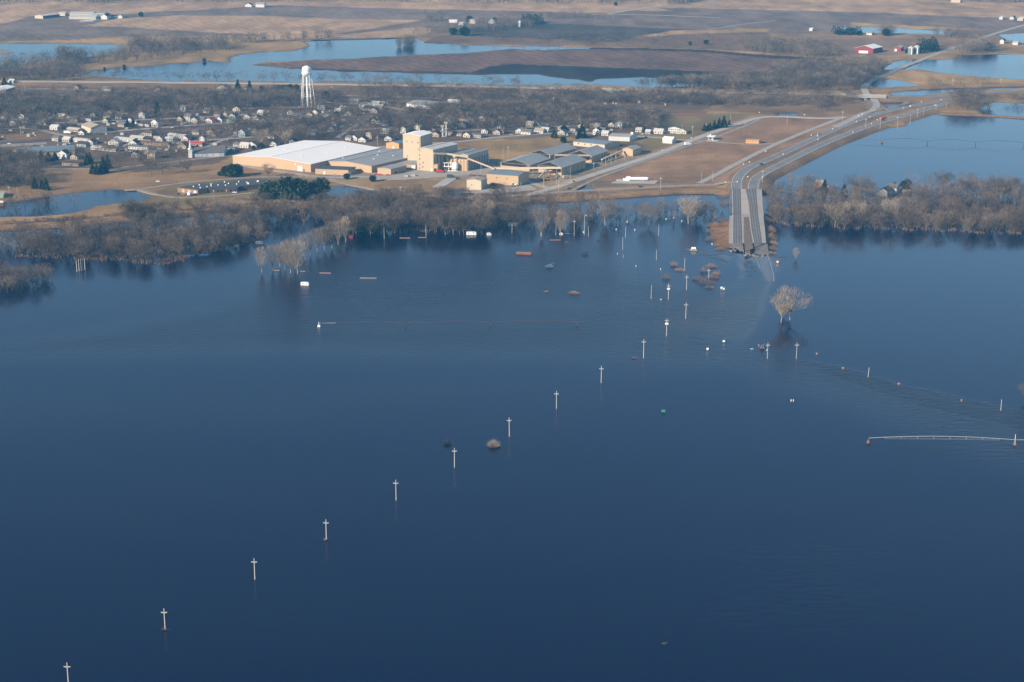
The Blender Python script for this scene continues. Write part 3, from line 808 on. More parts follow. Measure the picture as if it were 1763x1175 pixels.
def lod_tris(key, n, H, spread, form, twn, tw):
    L = []
    for i in range(n):
        tk, T = bare_tree(900 + hash_(key) + i, H, spread, form, 1.0, tw, twn)
        V = np.array(T)
        # trunk and limbs as triangles too
        tt = []
        for f_ in tk.f:
            p = [tk.v[k] for k in f_]
            if len(p) == 4: tt += [[p[0], p[1], p[2]], [p[0], p[2], p[3]]]
        tt = np.array(tt)[::3] if False else np.array(tt)
        L.append(np.concatenate([V, tt[:12 + 0]]) if len(tt) else V)
    return L
LODW = lod_tris('w', 8, 15, 1.1, 'wood', 420, 2.0)
LODO = lod_tris('o', 8, 15, 1.2, 'oak', 300, 2.8)

TREES = []   # (kind, x, y, z, height, label, group)
def scatter(poly, step, kind, h0, h1, label, group, seed=0, keep=1.0, z=None, region=None):
    rg = random.Random(seed); w = W(poly)
    xs = [p[0] for p in w]; ys = [p[1] for p in w]
    n = int((max(xs) - min(xs)) * (max(ys) - min(ys)) / (step * step)) + 1
    X = np.array([rg.uniform(min(xs), max(xs)) for _ in range(n)]); Y = np.array([rg.uniform(min(ys), max(ys)) for _ in range(n)])
    k = inside(X, Y, w)
    den = 1 + 1.1 * fbm(X / 45, Y / 45, 200 + seed, 3)
    for x, y, ok, d in zip(X, Y, k, den):
        if not ok or rg.random() > keep * min(1, d): continue
        if blocked(x, y): continue
        TREES.append((kind, x, y, max(ground_z(x, y), -.6), rg.uniform(h0, h1), label, group))
BLOCK = []   # building footprints (x, y, radius)
def blocked(x, y):
    for bx, by, br_ in BLOCK:
        if (x - bx) ** 2 + (y - by) ** 2 < br_ * br_: return True
    return False
ROADCL = [resample(W(q_, .9), 12) for q_ in (
    [(951, 325), (1060, 289), (1140, 263), (1205, 236), (1273, 213), (1300, 204)], [(0, 249), (136, 233), (300, 221), (442, 211), (602, 202), (713, 195), (840, 189)])]
for q_ in ROADCL:
    for x, y in q_: BLOCK.append((x, y, 9))

# ------------------------------------------------------------------ buildings
def wallm(name, c, r=.75): return mat(name, c, r, .07, .05)
tan_w = wallm('tan_metal_wall', (.44, .315, .20)); buff_w = wallm('buff_metal_wall', (.44, .365, .26)); white_w = wallm('white_wall', (.52, .52, .50)); cream_w = wallm('cream_wall', (.48, .42, .32))
grey_w = wallm('grey_wall', (.38, .37, .34)); brick_w = wallm('red_brick_wall', (.30, .15, .10)); brown_w = wallm('brown_wall', (.22, .15, .10)); blue_w = wallm('blue_grey_wall', (.33, .40, .44))
yellow_w = wallm('yellow_wall', (.62, .44, .16)); red_w = wallm('red_barn_wall', (.24, .045, .045)); green_w = wallm('green_wall', (.20, .27, .20)); orange_w = wallm('orange_wall', (.62, .33, .15)); dark_w = wallm('dark_wall', (.09, .075, .07)); pink_w = wallm('pink_brick_wall', (.46, .26, .19))
white_r = mat('white_roof', (.82, .79, .73), .5, .03, .03); grey_r = mat('grey_metal_roof', (.27, .275, .265), .55, .10, .06); blue_r = mat('blue_grey_roof', (.16, .19, .21), .5, .08, .08)
dark_r = mat('dark_shingle_roof', (.05, .05, .052), .9, .18, .5); mid_r = mat('grey_shingle_roof', (.13, .125, .12), .9, .15, .5); brown_r = mat('brown_shingle_roof', (.12, .085, .065), .9, .15, .5)
tan_r = mat('tan_roof', (.32, .27, .20), .8, .1, .3); red_r = mat('red_roof', (.42, .06, .055), .7, .1, .4); green_r = mat('green_roof', (.08, .12, .10), .8, .1, .4); pale_r = mat('pale_roof', (.48, .47, .43), .7, .08, .1); flat_r = mat('dark_flat_roof', (.065, .07, .072), .8, .12, .08)
glass = mat('window_glass', (.03, .035, .045), .15, .1, 1, spec=.6); door_m = mat('white_door', (.78, .77, .74), .6, .05, .5); ddoor = mat('brown_door', (.10, .075, .06), .7, .1, 1); steel = mat('galvanised_steel', (.42, .43, .42), .45, .1, .5, metal=.3)
white_p = mat('white_paint', (.82, .82, .80), .4, .03, .5); rust = mat('rusty_steel', (.20, .09, .055), .85, .25, .6); black = mat('black_paint', (.02, .02, .022), .4, .1, 1); wood = mat('weathered_pole', (.50, .46, .40), .85, .12, .6)
WORD_W = {}

class Bld: pass
def gable(mbw, mbr, o, a, b_, h, rise, ridge, over=.5, th=.25, zb=-1.5):
    """walls and roof over the parallelogram o, o+a, o+a+b, o+b; ridge runs along 'a' or 'b'"""
    o = Vector(o); a = Vector(a); b_ = Vector(b_)
    c = [o, o + a, o + a + b_, o + b_]
    up = lambda p, z: (p.x, p.y, p.z + z)
    if rise <= 0:
        mbw.hull([up(p, zb) for p in c], [up(p, h) for p in c])
        ua, ub = a.normalized() * .2, b_.normalized() * .2
        e = [c[0] - ua - ub, c[1] + ua - ub, c[2] + ua + ub, c[3] - ua + ub]
        mbr.hull([up(p, h + .003) for p in e], [up(p, h + .4) for p in e]); return
    if ridge == 'b': r0, r1 = (c[0] + c[1]) / 2, (c[3] + c[2]) / 2
    else: r0, r1 = (c[0] + c[3]) / 2, (c[1] + c[2]) / 2
    n = len(mbw.v)
    mbw.v += [up(p, zb) for p in c] + [up(p, h) for p in c] + [up(r0, h + rise), up(r1, h + rise)]
    q = [(0, 1, 5, 4), (1, 2, 6, 5), (2, 3, 7, 6), (3, 0, 4, 7)]
    if ridge == 'b': q[0] = (0, 1, 5, 8, 4); q[2] = (2, 3, 7, 9, 6)
    else: q[1] = (1, 2, 6, 9, 5); q[3] = (3, 0, 4, 8, 7)
    mbw.f += [tuple(n + i for i in f_) for f_ in q] + [(n + 3, n + 2, n + 1, n)]
    d = (r1 - r0).normalized() * over
    eaves = ((c[0], c[3]), (c[1], c[2])) if ridge == 'b' else ((c[0], c[1]), (c[3], c[2]))
    for s, (e0, e1) in enumerate(eaves):
        k = over / max(.1, (e0 - r0).length)
        x0 = e0 + (e0 - r0) * k - d; x1 = e1 + (e1 - r1) * k + d; y0 = r0 - d; y1 = r1 + d
        lo = h - rise * k + .03; hi = h + rise + .03
        ring = [up(x0, lo), up(x1, lo), up(y1, hi), up(y0, hi)]
        if ((Vector(ring[1]) - Vector(ring[0])).cross(Vector(ring[2]) - Vector(ring[0]))).z < 0: ring.reverse()
        mbr.hull(ring, [(x, y, z + th) for x, y, z in ring])

def bld(name, label, cat, L, Rr, B, h, rise=0, ridge='b', wall=tan_w, roof=grey_r, group=None, over=.5, z=None, block=True):
    l, r, k = (Vector((*P(*q, .9), 0)) for q in (L, Rr, B))
    z = z if z is not None else max(ground_z(l.x, l.y), ground_z(r.x, r.y), 0.2)
    o = Bld(); o.a = r - l; o.b = k - r; o.h = h; o.o = Vector((0, 0, 0)); o.rise = rise
    o.root = empty(name, (l.x, l.y, z)); tag(o.root, label, cat, group)
    mw, mr = MB(), MB(); gable(mw, mr, (0, 0, 0), o.a, o.b, h, rise, ridge, over)
    mw.build('wall', wall, o.root); o.roof = mr.build('roof', roof, o.root)
    c = l + (o.a + o.b) / 2; o.c = c; o.z = z
    if block:
        n = max(1, int(max(o.a.length, o.b.length) / 12)); rr = min(o.a.length, o.b.length) * .5 + 5
        for i in range(n + 1):
            for j in range(n + 1):
                q = l + o.a * (i / n) + o.b * (j / n); BLOCK.append((q.x, q.y, max(7, rr / n + 4)))
    return o
def panel(o, face, u0, u1, z0, z1, m, name='door', th=.12, frame=False):
    """a door, window or band standing proud on a face; u in metres from the face's first corner"""
    base_, d = (o.o, o.a) if face == 'front' else (o.o + o.a, o.b)
    if face == 'left': base_, d = (o.o + o.b, -o.b)
    e = d.normalized(); nrm = Vector((e.y, -e.x, 0))
    p0 = base_ + e * u0; p1 = base_ + e * u1
    q = [p0, p0 + nrm * th, p1 + nrm * th, p1]
    mb = MB(); mb.hull([(p.x, p.y, z0) for p in q], [(p.x, p.y, z1) for p in q]); return mb.build(name, m, o.root)
def vent(o, fu, fv, m=white_p, s=.9, hh=1.2, name='roof_vent'):
    p = o.o + o.a * fu + o.b * fv; z = o.h + (o.rise * (1 - abs(fu - .5) * 2) if o.rise else .4)
    mb = MB().box(p.x - s, p.y - s, z - .1, p.x + s, p.y + s, z + hh); return mb.build(name, m, o.root)

# the plant
b1 = bld('warehouse', 'huge tan warehouse under a bright white low gable roof', 'warehouse', (401.3, 282.5), (535.5, 297), (655, 268.5), 8.2, 3.2, 'b', tan_w, white_r)
LA = b1.a.length
panel(b1, 'front', LA * .835, LA * .89, 0, 5.2, door_m); panel(b1, 'front', LA * .905, LA * .92, 0, 2.5, ddoor)
panel(b1, 'front', LA * .80, LA * .812, 6.2, 7.2, door_m, 'wall_light'); panel(b1, 'front', LA * .9905, LA * .9955, 0, 8.0, grey_w, 'downpipe')
for k in range(14): panel(b1, 'front', LA * (k + .5) / 14, LA * (k + .5) / 14 + .12, .1, 8.0, buff_w, 'wall_seam', .05) if k % 3 == 0 else None
b2 = bld('warehouse', 'tan warehouse under a broad grey metal roof, against the white roofed warehouse', 'warehouse', (553, 289), (640, 298.2), (737, 276), 7.0, 2.4, 'b', tan_w, grey_r)
panel(b2, 'front', b2.a.length * .62, b2.a.length * .70, 0, 4, door_m)
b3 = bld('annex_building', 'long low tan annex with a dark flat roof before the grey roofed warehouse', 'building', (543, 300), (600, 302.5), (613, 297.5), 5.4, 0, 'a', tan_w, flat_r)
panel(b3, 'front', b3.a.length * .25, b3.a.length * .30, 0, 3, door_m); panel(b3, 'right', 2, 5, 0, 3.4, door_m)
b4 = bld('annex_building', 'small tan annex with a grey roof beside red machinery', 'building', (650, 300), (673, 302), (700, 295.5), 6.2, .8, 'b', tan_w, grey_r); panel(b4, 'right', 6, 9, 0, 2.6, ddoor)
b5 = bld('annex_building', 'low grey roofed link building at the foot of the buff tower', 'building', (681, 291), (716, 292.5), (741, 284), 5.0, .5, 'b', tan_w, grey_r)
panel(b5, 'front', b5.a.length * .80, b5.a.length * .96, 0, 4.3, door_m)
b6 = bld('processing_tower', 'tall buff windowless processing tower with a white gable roof', 'tower', (694.5, 284), (724.8, 287), (745, 280.5), 31.5, 1.6, 'b', buff_w, white_r)
for u, z in ((.2, 24), (.5, 24), (.82, 24), (.2, 9), (.2, 6.6)): panel(b6, 'front', b6.a.length * u, b6.a.length * u + 1.0, z, z + 1.3, ddoor, 'louver')
for z in (8, 12, 16, 20): panel(b6, 'right', 3, b6.b.length - 3, z, z + .5, steel, 'walkway', 1.0)
b7 = bld('processing_building', 'high tan processing building stepping down in front of the buff tower', 'building', (718, 293.5), (746, 296), (788, 285.5), 22.5, 1.4, 'b', buff_w, pale_r)
for k, (u, z) in enumerate(((.14, 20.5), (.14, 15.5), (.14, 11.5), (.35, 8), (.14, 6), (.32, 3.4), (.12, 2.0))): panel(b7, 'front', b7.a.length * u, b7.a.length * u + 1.3, z, z + 1.1, ddoor, 'louver')
panel(b7, 'front', b7.a.length * .86, b7.a.length * .93, 0, 3, door_m)
for z in (15, 18.5): panel(b7, 'right', 5, 16, z, z + .4, steel, 'walkway', 1.6)
b8 = bld('annex_building', 'narrow tan lean-to with a dark doorway on the processing building', 'building', (746.5, 296.4), (753.5, 296.9), (756.5, 295), 7.6, .4, 'b', tan_w, tan_r); panel(b8, 'front', b8.a.length * .1, b8.a.length * .8, 0, 3.8, black)
b9 = bld('silo_building', 'narrow grey roofed silo house nearer the processing building', 'building', (769, 290), (789, 292), (821, 282), 14.6, 1.2, 'b', buff_w, grey_r)
b10 = bld('silo_building', 'long silo house with dark ribbed side beside the conveyor foot', 'building', (790.5, 292.6), (806.4, 293.6), (841, 283.5), 15.6, 1.2, 'b', buff_w, grey_r)
for o, n in ((b9, 3), (b10, 3)):
    for k in range(n):
        p = o.a * ((k + .5) / n); mb = MB().rings([(2.6, -1), (2.6, 10.5), (1.9, 11.8)], 14, p.x, p.y - 2.9); mb.build('silo_tank', tan_w, o.root)
for k in range(8): panel(b10, 'right', b10.b.length * (k + .3) / 8, b10.b.length * (k + .7) / 8, 0, 11.5, grey_w, 'wall_rib', 1.4)
b11 = bld('annex_building', 'orange-tan gabled building with a blue-grey roof behind the big warehouse', 'building', (665, 257), (687, 258.5), (722, 252), 6.8, 1.6, 'b', orange_w, blue_r); panel(b11, 'front', b11.a.length * .5, b11.a.length * .62, 0, 3.4, door_m)
SH_L = ['grey roofed open storage shed, nearest the silo house', 'grey roofed open storage shed with its gable over the conveyor', 'grey roofed open storage shed, rear one beside the mown field', 'grey roofed open storage shed beside the hut and the road']
for i, (L, Rr, B, h, ri) in enumerate((((862, 291), (912, 295.5), (946, 284), 6.6, 4.2), ((927, 299), (967, 303.4), (1008, 289.5), 8.6, 4.6), ((914, 275), (947, 278.6), (991, 266.5), 7.0, 4.0), ((980, 277), (1018.4, 281), (1046, 271.5), 7.4, 4.4))):
    o = bld('storage_shed', SH_L[i], 'shed', L, Rr, B, h, ri, 'b', tan_w, grey_r, 'open sheds of the plant', 1.2)
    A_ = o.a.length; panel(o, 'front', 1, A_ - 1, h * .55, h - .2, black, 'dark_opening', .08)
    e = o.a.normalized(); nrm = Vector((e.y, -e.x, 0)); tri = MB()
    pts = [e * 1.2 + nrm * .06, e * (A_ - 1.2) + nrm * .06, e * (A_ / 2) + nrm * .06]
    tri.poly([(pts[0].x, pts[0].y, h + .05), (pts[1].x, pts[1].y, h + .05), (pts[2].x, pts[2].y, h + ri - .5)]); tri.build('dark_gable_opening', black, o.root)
    for k in range(1, 6): panel(o, 'right', o.b.length * k / 6, o.b.length * k / 6 + .3, 0, h - .1, brown_w, 'wall_post', .25)
b12 = bld('office_building', 'tan metal building with a blue roof and a white box at its corner', 'building', (838, 316.5), (892.4, 320.5), (911, 314), 10.0, 1.6, 'a', tan_w, blue_r)
A_ = b12.a.length; panel(b12, 'front', A_ * .76, A_ * .86, 0, 4.2, grey_w); panel(b12, 'front', A_ * .88, A_ * .95, 0, 1.8, door_m, 'white_box', 1.4)
for u in (.1, .35, .6): panel(b12, 'front', A_ * u, A_ * u + .2, 0, 9.8, buff_w, 'wall_seam', .05)
for u in (.3, .62): panel(b12, 'front', A_ * u, A_ * u + 1, 6, 7, glass, 'window')
panel(b12, 'right', 3, 6, 0, 3, door_m)
b13 = bld('pump_house', 'small cube-like tan building set apart before the blue roofed one', 'building', (803.5, 326), (828.5, 327.8), (838.6, 323.5), 9.3, 1.2, 'b', cream_w, tan_r)
panel(b13, 'front', b13.a.length * .3, b13.a.length * .3 + .9, 4, 5, ddoor, 'louver')
b14 = bld('scale_house', 'small tan gabled hut beside the plant road', 'building', (1071.6, 267), (1089.4, 269.6), (1103.5, 265), 6.8, 1.8, 'b', tan_w, grey_r)
for k in range(3): panel(b14, 'right', b14.b.length * (k + .3) / 3, b14.b.length * (k + .7) / 3, .3, 4.6, grey_w, 'door')
b15 = bld('long_shed', 'long low tan shed with a blue-grey roof behind the open sheds', 'building', (987, 251), (1041, 256.6), (1067, 252), 4.6, 1.6, 'a', cream_w, blue_r)
for u in (.15, .35, .55, .75): panel(b15, 'front', b15.a.length * u, b15.a.length * u + 1.4, 2.2, 3.4, glass, 'window')
b16 = bld('machine_shed', 'long white shed with a pale grey roof and a white cupola', 'building', (1047.7, 242.4), (1084, 244), (1097, 240), 5.2, 1.8, 'a', white_w, grey_r)
vent(b16, .92, .5, white_p, 1.3, 3.6, 'cupola')
b17 = bld('quonset_shed', 'white round topped shed beside the road', 'building', (1140.4, 246.6), (1157, 247.8), (1164, 245), 4.4, 2.2, 'a', white_w, white_r)
b18 = bld('site_trailer', 'orange-tan trailer alone in the dead grass lot', 'trailer', (1284, 246.8), (1306.5, 247.8), (1310, 246.2), 3.8, .3, 'a', orange_w, tan_r)
for u in (.1, .3, .5, .7, .9): panel(b18, 'front', b18.a.length * u, b18.a.length * u + .9, 1.6, 2.8, ddoor, 'window')
b19 = bld('scale_booth', 'white booth with a wide canopy at the road junction', 'booth', (1219.4, 241.6), (1228, 242), (1231, 240), 4.0, .4, 'a', blue_w, white_r, over=1.6); panel(b19, 'front', 1, 3.5, 1.2, 2.8, glass, 'window'); vent(b19, .2, .5, white_p, .4, 2.2)
b20 = bld('machine_shed', 'large grey-tan metal shed with a grey door beside the railway', 'building', (157, 230.3), (184.5, 228), (168, 222.5), 6.2, 3.2, 'b', grey_w, tan_r)
panel(b20, 'front', b20.a.length * .37, b20.a.length * .60, 0, 4.2, steel); panel(b20, 'left', 0.01, b20.b.length, 0.2, 6.1, cream_w, 'side_wall', .06)
b21 = bld('motel_building', 'low dark flat roofed building, wing nearest the parked cars', 'building', (306, 331), (341, 335.5), (386, 328), 4.4, 0, 'a', brown_w, flat_r)
A_ = b21.a.length
for u in (.22, .5, .8): panel(b21, 'front', A_ * u, A_ * u + 3, .4, 3.4, orange_w if u < .6 else door_m, 'wall_panel')
for fu, fv in ((.4, .3), (.8, .25), (.3, .6), (.75, .7), (.5, .9)): vent(b21, fu, fv, white_p, .5, 1.0)
b21b = bld('motel_building', 'low dark flat roofed building, long wing behind the parked cars', 'building', (342, 333.5), (409, 330.5), (447, 317.5), 4.2, 0, 'a', dark_w, flat_r)
for k in range(9): panel(b21b, 'front', b21b.a.length * (k + .3) / 9, b21b.a.length * (k + .6) / 9, .6, 2.8, glass if k % 3 else tan_w, 'window')
for fu, fv in ((.1, .2), (.3, .35), (.52, .3), (.75, .4), (.2, .8), (.6, .75), (.9, .6), (.45, .55)): vent(b21b, fu, fv, white_p, .5, 1.0)
b21c = bld('motel_building', 'low dark flat roofed building, end wing with a pale roof edge', 'building', (411, 329), (452, 325.5), (466, 316), 4.2, 0, 'a', dark_w, flat_r)
panel(b21c, 'right', 0, b21c.b.length, 4.0, 4.9, cream_w, 'parapet', .3); vent(b21c, .3, .3); vent(b21c, .6, .6)
b22 = bld('church', 'long church hall with a dark grey roof and a white steeple at one end', 'church', (333, 271.5), (386, 269.5), (392, 261), 4.2, 4.2, 'a', blue_w, mid_r)
for k in range(5): panel(b22, 'front', 2 + k * 4.5, 3.6 + k * 4.5, .8, 3.4, white_w, 'window')
panel(b22, 'front', b22.a.length * .52, b22.a.length * .85, 0, 3.6, white_w, 'wall_panel'); panel(b22, 'right', .01, .6, 0, 4.1, cream_w, 'corner_post')
e = -b22.a.normalized() * 3; mb = MB(); mb.box(e.x - 2, e.y - 1, -1, e.x + 2, e.y + 3, 8.6); stp = mb.build('steeple_tower', white_w, b22.root)
MB().rings([(3.0, 8.6), (2.4, 9.6)], 4, e.x, e.y + 1).build('steeple_ledge', white_w, stp)
MB().rings([(1.7, 9.6), (1.3, 12), (.1, 19)], 6, e.x, e.y + 1).build('spire', white_w, stp)
b23 = bld('long_building', 'long flat building with a dark blue-grey roof and plain tan wall at the left', 'building', (30, 272), (129, 266), (126, 257), 4.4, .9, 'a', tan_w, blue_r)
b24 = bld('storage_building', 'grey storage building with a row of white doors below the far highway', 'building', (700, 184), (742, 188.6), (770, 183), 4.2, 1.8, 'a', grey_w, grey_r)
for k in range(9): panel(b24, 'front', b24.a.length * (k + .12) / 9, b24.a.length * (k + .86) / 9, 0, 3.5, door_m)
b25 = bld('school_building', 'long flat pale teal roofed school behind brown trees', 'building', (1052, 197), (1106, 197.4), (1130, 192), 4.6, 0, 'a', brick_w, mat('teal_roof', (.30, .40, .40), .6, .08, .1))
for fu in (.75, .85, .95): vent(b25, fu, .5, white_p, .9, 1.4)
b26 = bld('white_hall', 'tall white hall with an arched gable among dark trees', 'building', (373.5, 162), (392, 162.6), (398, 160), 8.4, 2.8, 'b', white_w, mid_r)
for u in (.25, .5, .75): panel(b26, 'front', b26.a.length * u, b26.a.length * u + 1, 4.2, 6, glass, 'window')
b27 = bld('large_shed', 'large dark shed with a white roof at the picture edge', 'building', (-18, 162), (10, 162.8), (27, 157.5), 6.0, 2.0, 'b', white_w, white_r); panel(b27, 'right', .01, b27.b.length, 0.2, 5.8, dark_w, 'side_wall', .08)
def roof_seams(o, n, m, name='roof_seam', both=True):
    a, b_ = o.a, o.b
    for k in range(1, n):
        q = k / n
        mb = MB()
        for s0, s1 in ((0.0, .5), (.5, 1.0)):
            z0 = o.h + o.rise * (1 - abs(s0 - .5) * 2) + .30; z1 = o.h + o.rise * (1 - abs(s1 - .5) * 2) + .30
            p0 = b_ * q + a * s0; p1 = b_ * q + a * s1; d = b_.normalized() * .16
            mb.hull([(p0.x - d.x, p0.y - d.y, z0), (p1.x - d.x, p1.y - d.y, z1), (p1.x + d.x, p1.y + d.y, z1), (p0.x + d.x, p0.y + d.y, z0)], [(p0.x - d.x, p0.y - d.y, z0 + .12), (p1.x - d.x, p1.y - d.y, z1 + .12), (p1.x + d.x, p1.y + d.y, z1 + .12), (p0.x + d.x, p0.y + d.y, z0 + .12)])
        mb.build(name, m, o.roof)
    p = a * .5; d = a.normalized() * .35; z = o.h + o.rise + .3
    mb = MB(); mb.hull([(p.x - d.x, p.y - d.y, z), (p.x + d.x, p.y + d.y, z), (p.x + d.x + b_.x, p.y + d.y + b_.y, z), (p.x - d.x + b_.x, p.y - d.y + b_.y, z)], [(p.x - d.x, p.y - d.y, z + .18), (p.x + d.x, p.y + d.y, z + .18), (p.x + d.x + b_.x, p.y + d.y + b_.y, z + .18), (p.x - d.x + b_.x, p.y - d.y + b_.y, z + .18)]); mb.build('ridge_cap', m, o.roof)
seam_w = mat('white_roof_seam', (.72, .72, .70), .6, .1, .3); seam_g = mat('grey_roof_seam', (.17, .175, .17), .6, .1, .3)
roof_seams(b1, 1, seam_w); roof_seams(b2, 8, seam_g); roof_seams(b7, 4, seam_g); roof_seams(b9, 4, seam_g); roof_seams(b10, 5, seam_g)
for fu, fv in ((.7, .2), (.75, .5), (.3, .4), (.72, .8)): vent(b1, fu, fv, seam_w, .7, .9)
for fu, fv in ((.2, .2), (.7, .3), (.75, .6), (.3, .75), (.55, .5)): vent(b2, fu, fv, white_p, .6, .9)
for u in (.1, .3, .5, .68): panel(b2, 'front', b2.a.length * u, b2.a.length * u + .2, 0, 6.8, buff_w, 'wall_seam', .05)
for u in (.35, .6): panel(b4, 'front', b4.a.length * u, b4.a.length * u + .2, 0, 6, buff_w, 'wall_seam', .05)
for k in range(4): panel(b6, 'right', 1.5 + k * 6, 1.9 + k * 6, 0, 31, grey_w, 'wall_rib', .3)
panel(b6, 'front', b6.a.length - 1.2, b6.a.length - .8, 0, 31, steel, 'ladder', .5); panel(b7, 'right', 22, 22.5, 0, 22, steel, 'ladder', .5)
for k in range(5): panel(b7, 'right', 2 + k * 5, 2.4 + k * 5, 0, 14, rust, 'pipe', .6)
# farms of the far plain
gF = 'long sheds of the far farm'
b = bld('farm_shed', 'long green-grey farm shed, westmost of the far farm', 'shed', (60, 32), (74, 32.8), (103, 29.5), 5, 1.4, 'b', cream_w, pale_r, gF); panel(b, 'right', 1, b.b.length - 1, .3, 4.4, dark_w, 'dark_side', .1)
b = bld('farm_shed', 'pale farm shed with a dark open side on the far farm', 'shed', (101, 27.5), (112, 28), (118, 26), 5, 1.2, 'a', cream_w, pale_r, gF)
bld('farm_shed', 'long low farm shed with a white side facing the fields', 'shed', (119, 33.4), (165, 34), (172, 31), 4.5, 1.5, 'a', cream_w, pale_r, gF)
bld('farm_shed', 'long pale roofed farm shed behind the white sided one', 'shed', (120, 28), (160, 28.4), (166, 25.5), 4.5, 1.5, 'a', cream_w, pale_r, gF)
bld('farm_shed', 'short dark farm shed behind the white farmhouse', 'shed', (160, 29), (185, 29), (190, 27), 4.0, 1.0, 'a', blue_w, pale_r, gF)
bld('farmhouse', 'white gabled farmhouse on the far farm', 'house', (174, 33.6), (184.5, 34), (191, 31.5), 5.5, 4, 'b', white_w, dark_r)
bld('farmhouse', 'smaller white gabled house, last building of the far farm', 'house', (203, 31.8), (210.5, 32), (215, 30.5), 3.5, 2.6, 'b', white_w, pale_r)
bld('farm_shed', 'white cottage between the two far farmhouses', 'shed', (191, 31), (200, 31), (203, 30), 3.4, 1.4, 'a', white_w, dark_r)
bld('farm_shed', 'low white strip building in front of the far farm', 'shed', (137, 38.5), (160, 37.5), (170, 36), 1.6, 0, 'a', white_w, white_r)
bld('farm_shed', 'low white shed at the left of the middle far farm', 'shed', (773, 39.6), (787, 40), (788.5, 39), 4, 1, 'a', white_w, white_r)
bld('farm_shed', 'small white shed on the drive of the middle far farm', 'shed', (789, 43.5), (797, 43.8), (803, 42), 3.4, 1, 'a', white_w, white_r)
bld('farmhouse', 'pale farmhouse of the middle far farm', 'house', (807, 40.5), (818, 41), (826, 39), 6, 2, 'b', cream_w, tan_r)
bld('farm_shed', 'pale blue barn half hidden in trees on the middle far farm', 'barn', (841, 41.5), (852, 42), (858, 40), 5, 5, 'b', blue_w, mid_r)
b = bld('barn', 'big red barn with a white roof and a white door', 'barn', (1472.5, 91.5), (1503, 92.6), (1519, 89.5), 7.6, 4.2, 'b', red_w, white_r)
panel(b, 'front', b.a.length * .2, b.a.length * .72, 0, 3.8, door_m); panel(b, 'right', 6, b.b.length - 2, .3, 5, dark_w, 'dark_opening', .1)
b = bld('barn', 'small red barn with a grey roof between the big barn and the grain bins', 'barn', (1540, 88.5), (1551, 89), (1555.5, 87), 6, 2.5, 'b', red_w, pale_r); panel(b, 'front', 0.2, 3.4, 0, 3.6, door_m)
bld('farm_shed', 'white shed beside the right edge of the far plain, nearest of three', 'shed', (1751, 36), (1761, 36.3), (1766, 35), 4, 2.5, 'b', cream_w, white_r)
bld('farm_shed', 'white shed at the end of a hedge on the far right plain', 'shed', (1738, 34), (1745, 34.2), (1749, 33), 4, 2, 'b', white_w, mid_r)
bld('farm_shed', 'small white shed left of the hedge on the far right plain', 'shed', (1720, 34), (1726, 34.2), (1729, 33), 4, 2, 'b', white_w, white_r)
bld('farmhouse', 'white house standing by the flooded far fields', 'house', (1721, 75.5), (1728, 76), (1732, 74.5), 5, 2.5, 'b', white_w, mid_r)
bld('farm_shed', 'low white shed standing by the flooded far fields', 'shed', (1743, 77.5), (1752, 78), (1756, 76), 3.6, 1.4, 'a', white_w, pale_r)
bld('farmhouse', 'tan cottage among dark shrubs by the far pond', 'house', (1491, 60.5), (1501, 61), (1504, 59.5), 3.4, 1.4, 'a', white_w, tan_r)
bld('farm_shed', 'tiny white shed alone at the edge of the far scrub', 'shed', (1393, 53.5), (1398.5, 53.8), (1401, 53), 4, 1.5, 'b', white_w, white_r)
bld('farmhouse', 'white farmhouse on the upper edge road, right one of two', 'house', (440, 12.8), (455, 13.2), (458, 12), 6, 2.5, 'a', white_w, tan_r)
bld('farmhouse', 'white farmhouse on the upper edge road, left one of two', 'house', (422, 12.2), (433, 12.6), (436, 11.5), 4, 3, 'b', white_w, dark_r)
bld('farm_shed', 'pale long shed before the wood at the upper right', 'shed', (1637, 4.5), (1653, 5), (1656, 4), 5, 1.5, 'a', cream_w, pale_r)
# flooded houses east of the highway
b = bld('flooded_house', 'bright white gabled house standing in the flood among trees', 'house', (1511, 336.5), (1527, 337.2), (1536, 333), 5.0, 3.2, 'b', white_w, brown_r, z=.0)
b = bld('flooded_house', 'grey roofed house in the flood behind the white one', 'house', (1524, 331), (1543, 332.5), (1549, 328), 5.4, 2.8, 'a', white_w, mid_r, z=.0)
b = bld('flooded_house', 'tan roofed house in the flood beside the highway bridge', 'house', (1401, 321.5), (1417, 322.5), (1422.5, 318), 3.6, 2.6, 'a', pink_w, tan_r, z=.2)
bld('flooded_shed', 'small white shed in the flood beside the tan roofed house', 'shed', (1417, 325.5), (1425, 326), (1428, 324), 2.4, .8, 'a', white_w, white_r, z=.0)
bld('flooded_shed', 'small brown shed at the water beside the grey roofed house', 'shed', (1553, 333.5), (1566, 334), (1569, 331), 2.4, 1.4, 'a', brown_w, tan_r, z=.0)
bld('park_shelter', 'pale green flat roofed shelter at the left edge by the pond', 'shelter', (-14, 341), (6, 342), (10, 336), 3.2, .3, 'a', green_w, mat('sage_roof', (.33, .36, .28), .8, .1, .3))
bld('park_hut', 'small hut with a red-brown front at the left edge', 'hut', (-8, 352.8), (5, 353), (8, 350), 2.6, .8, 'a', brick_w, white_r)

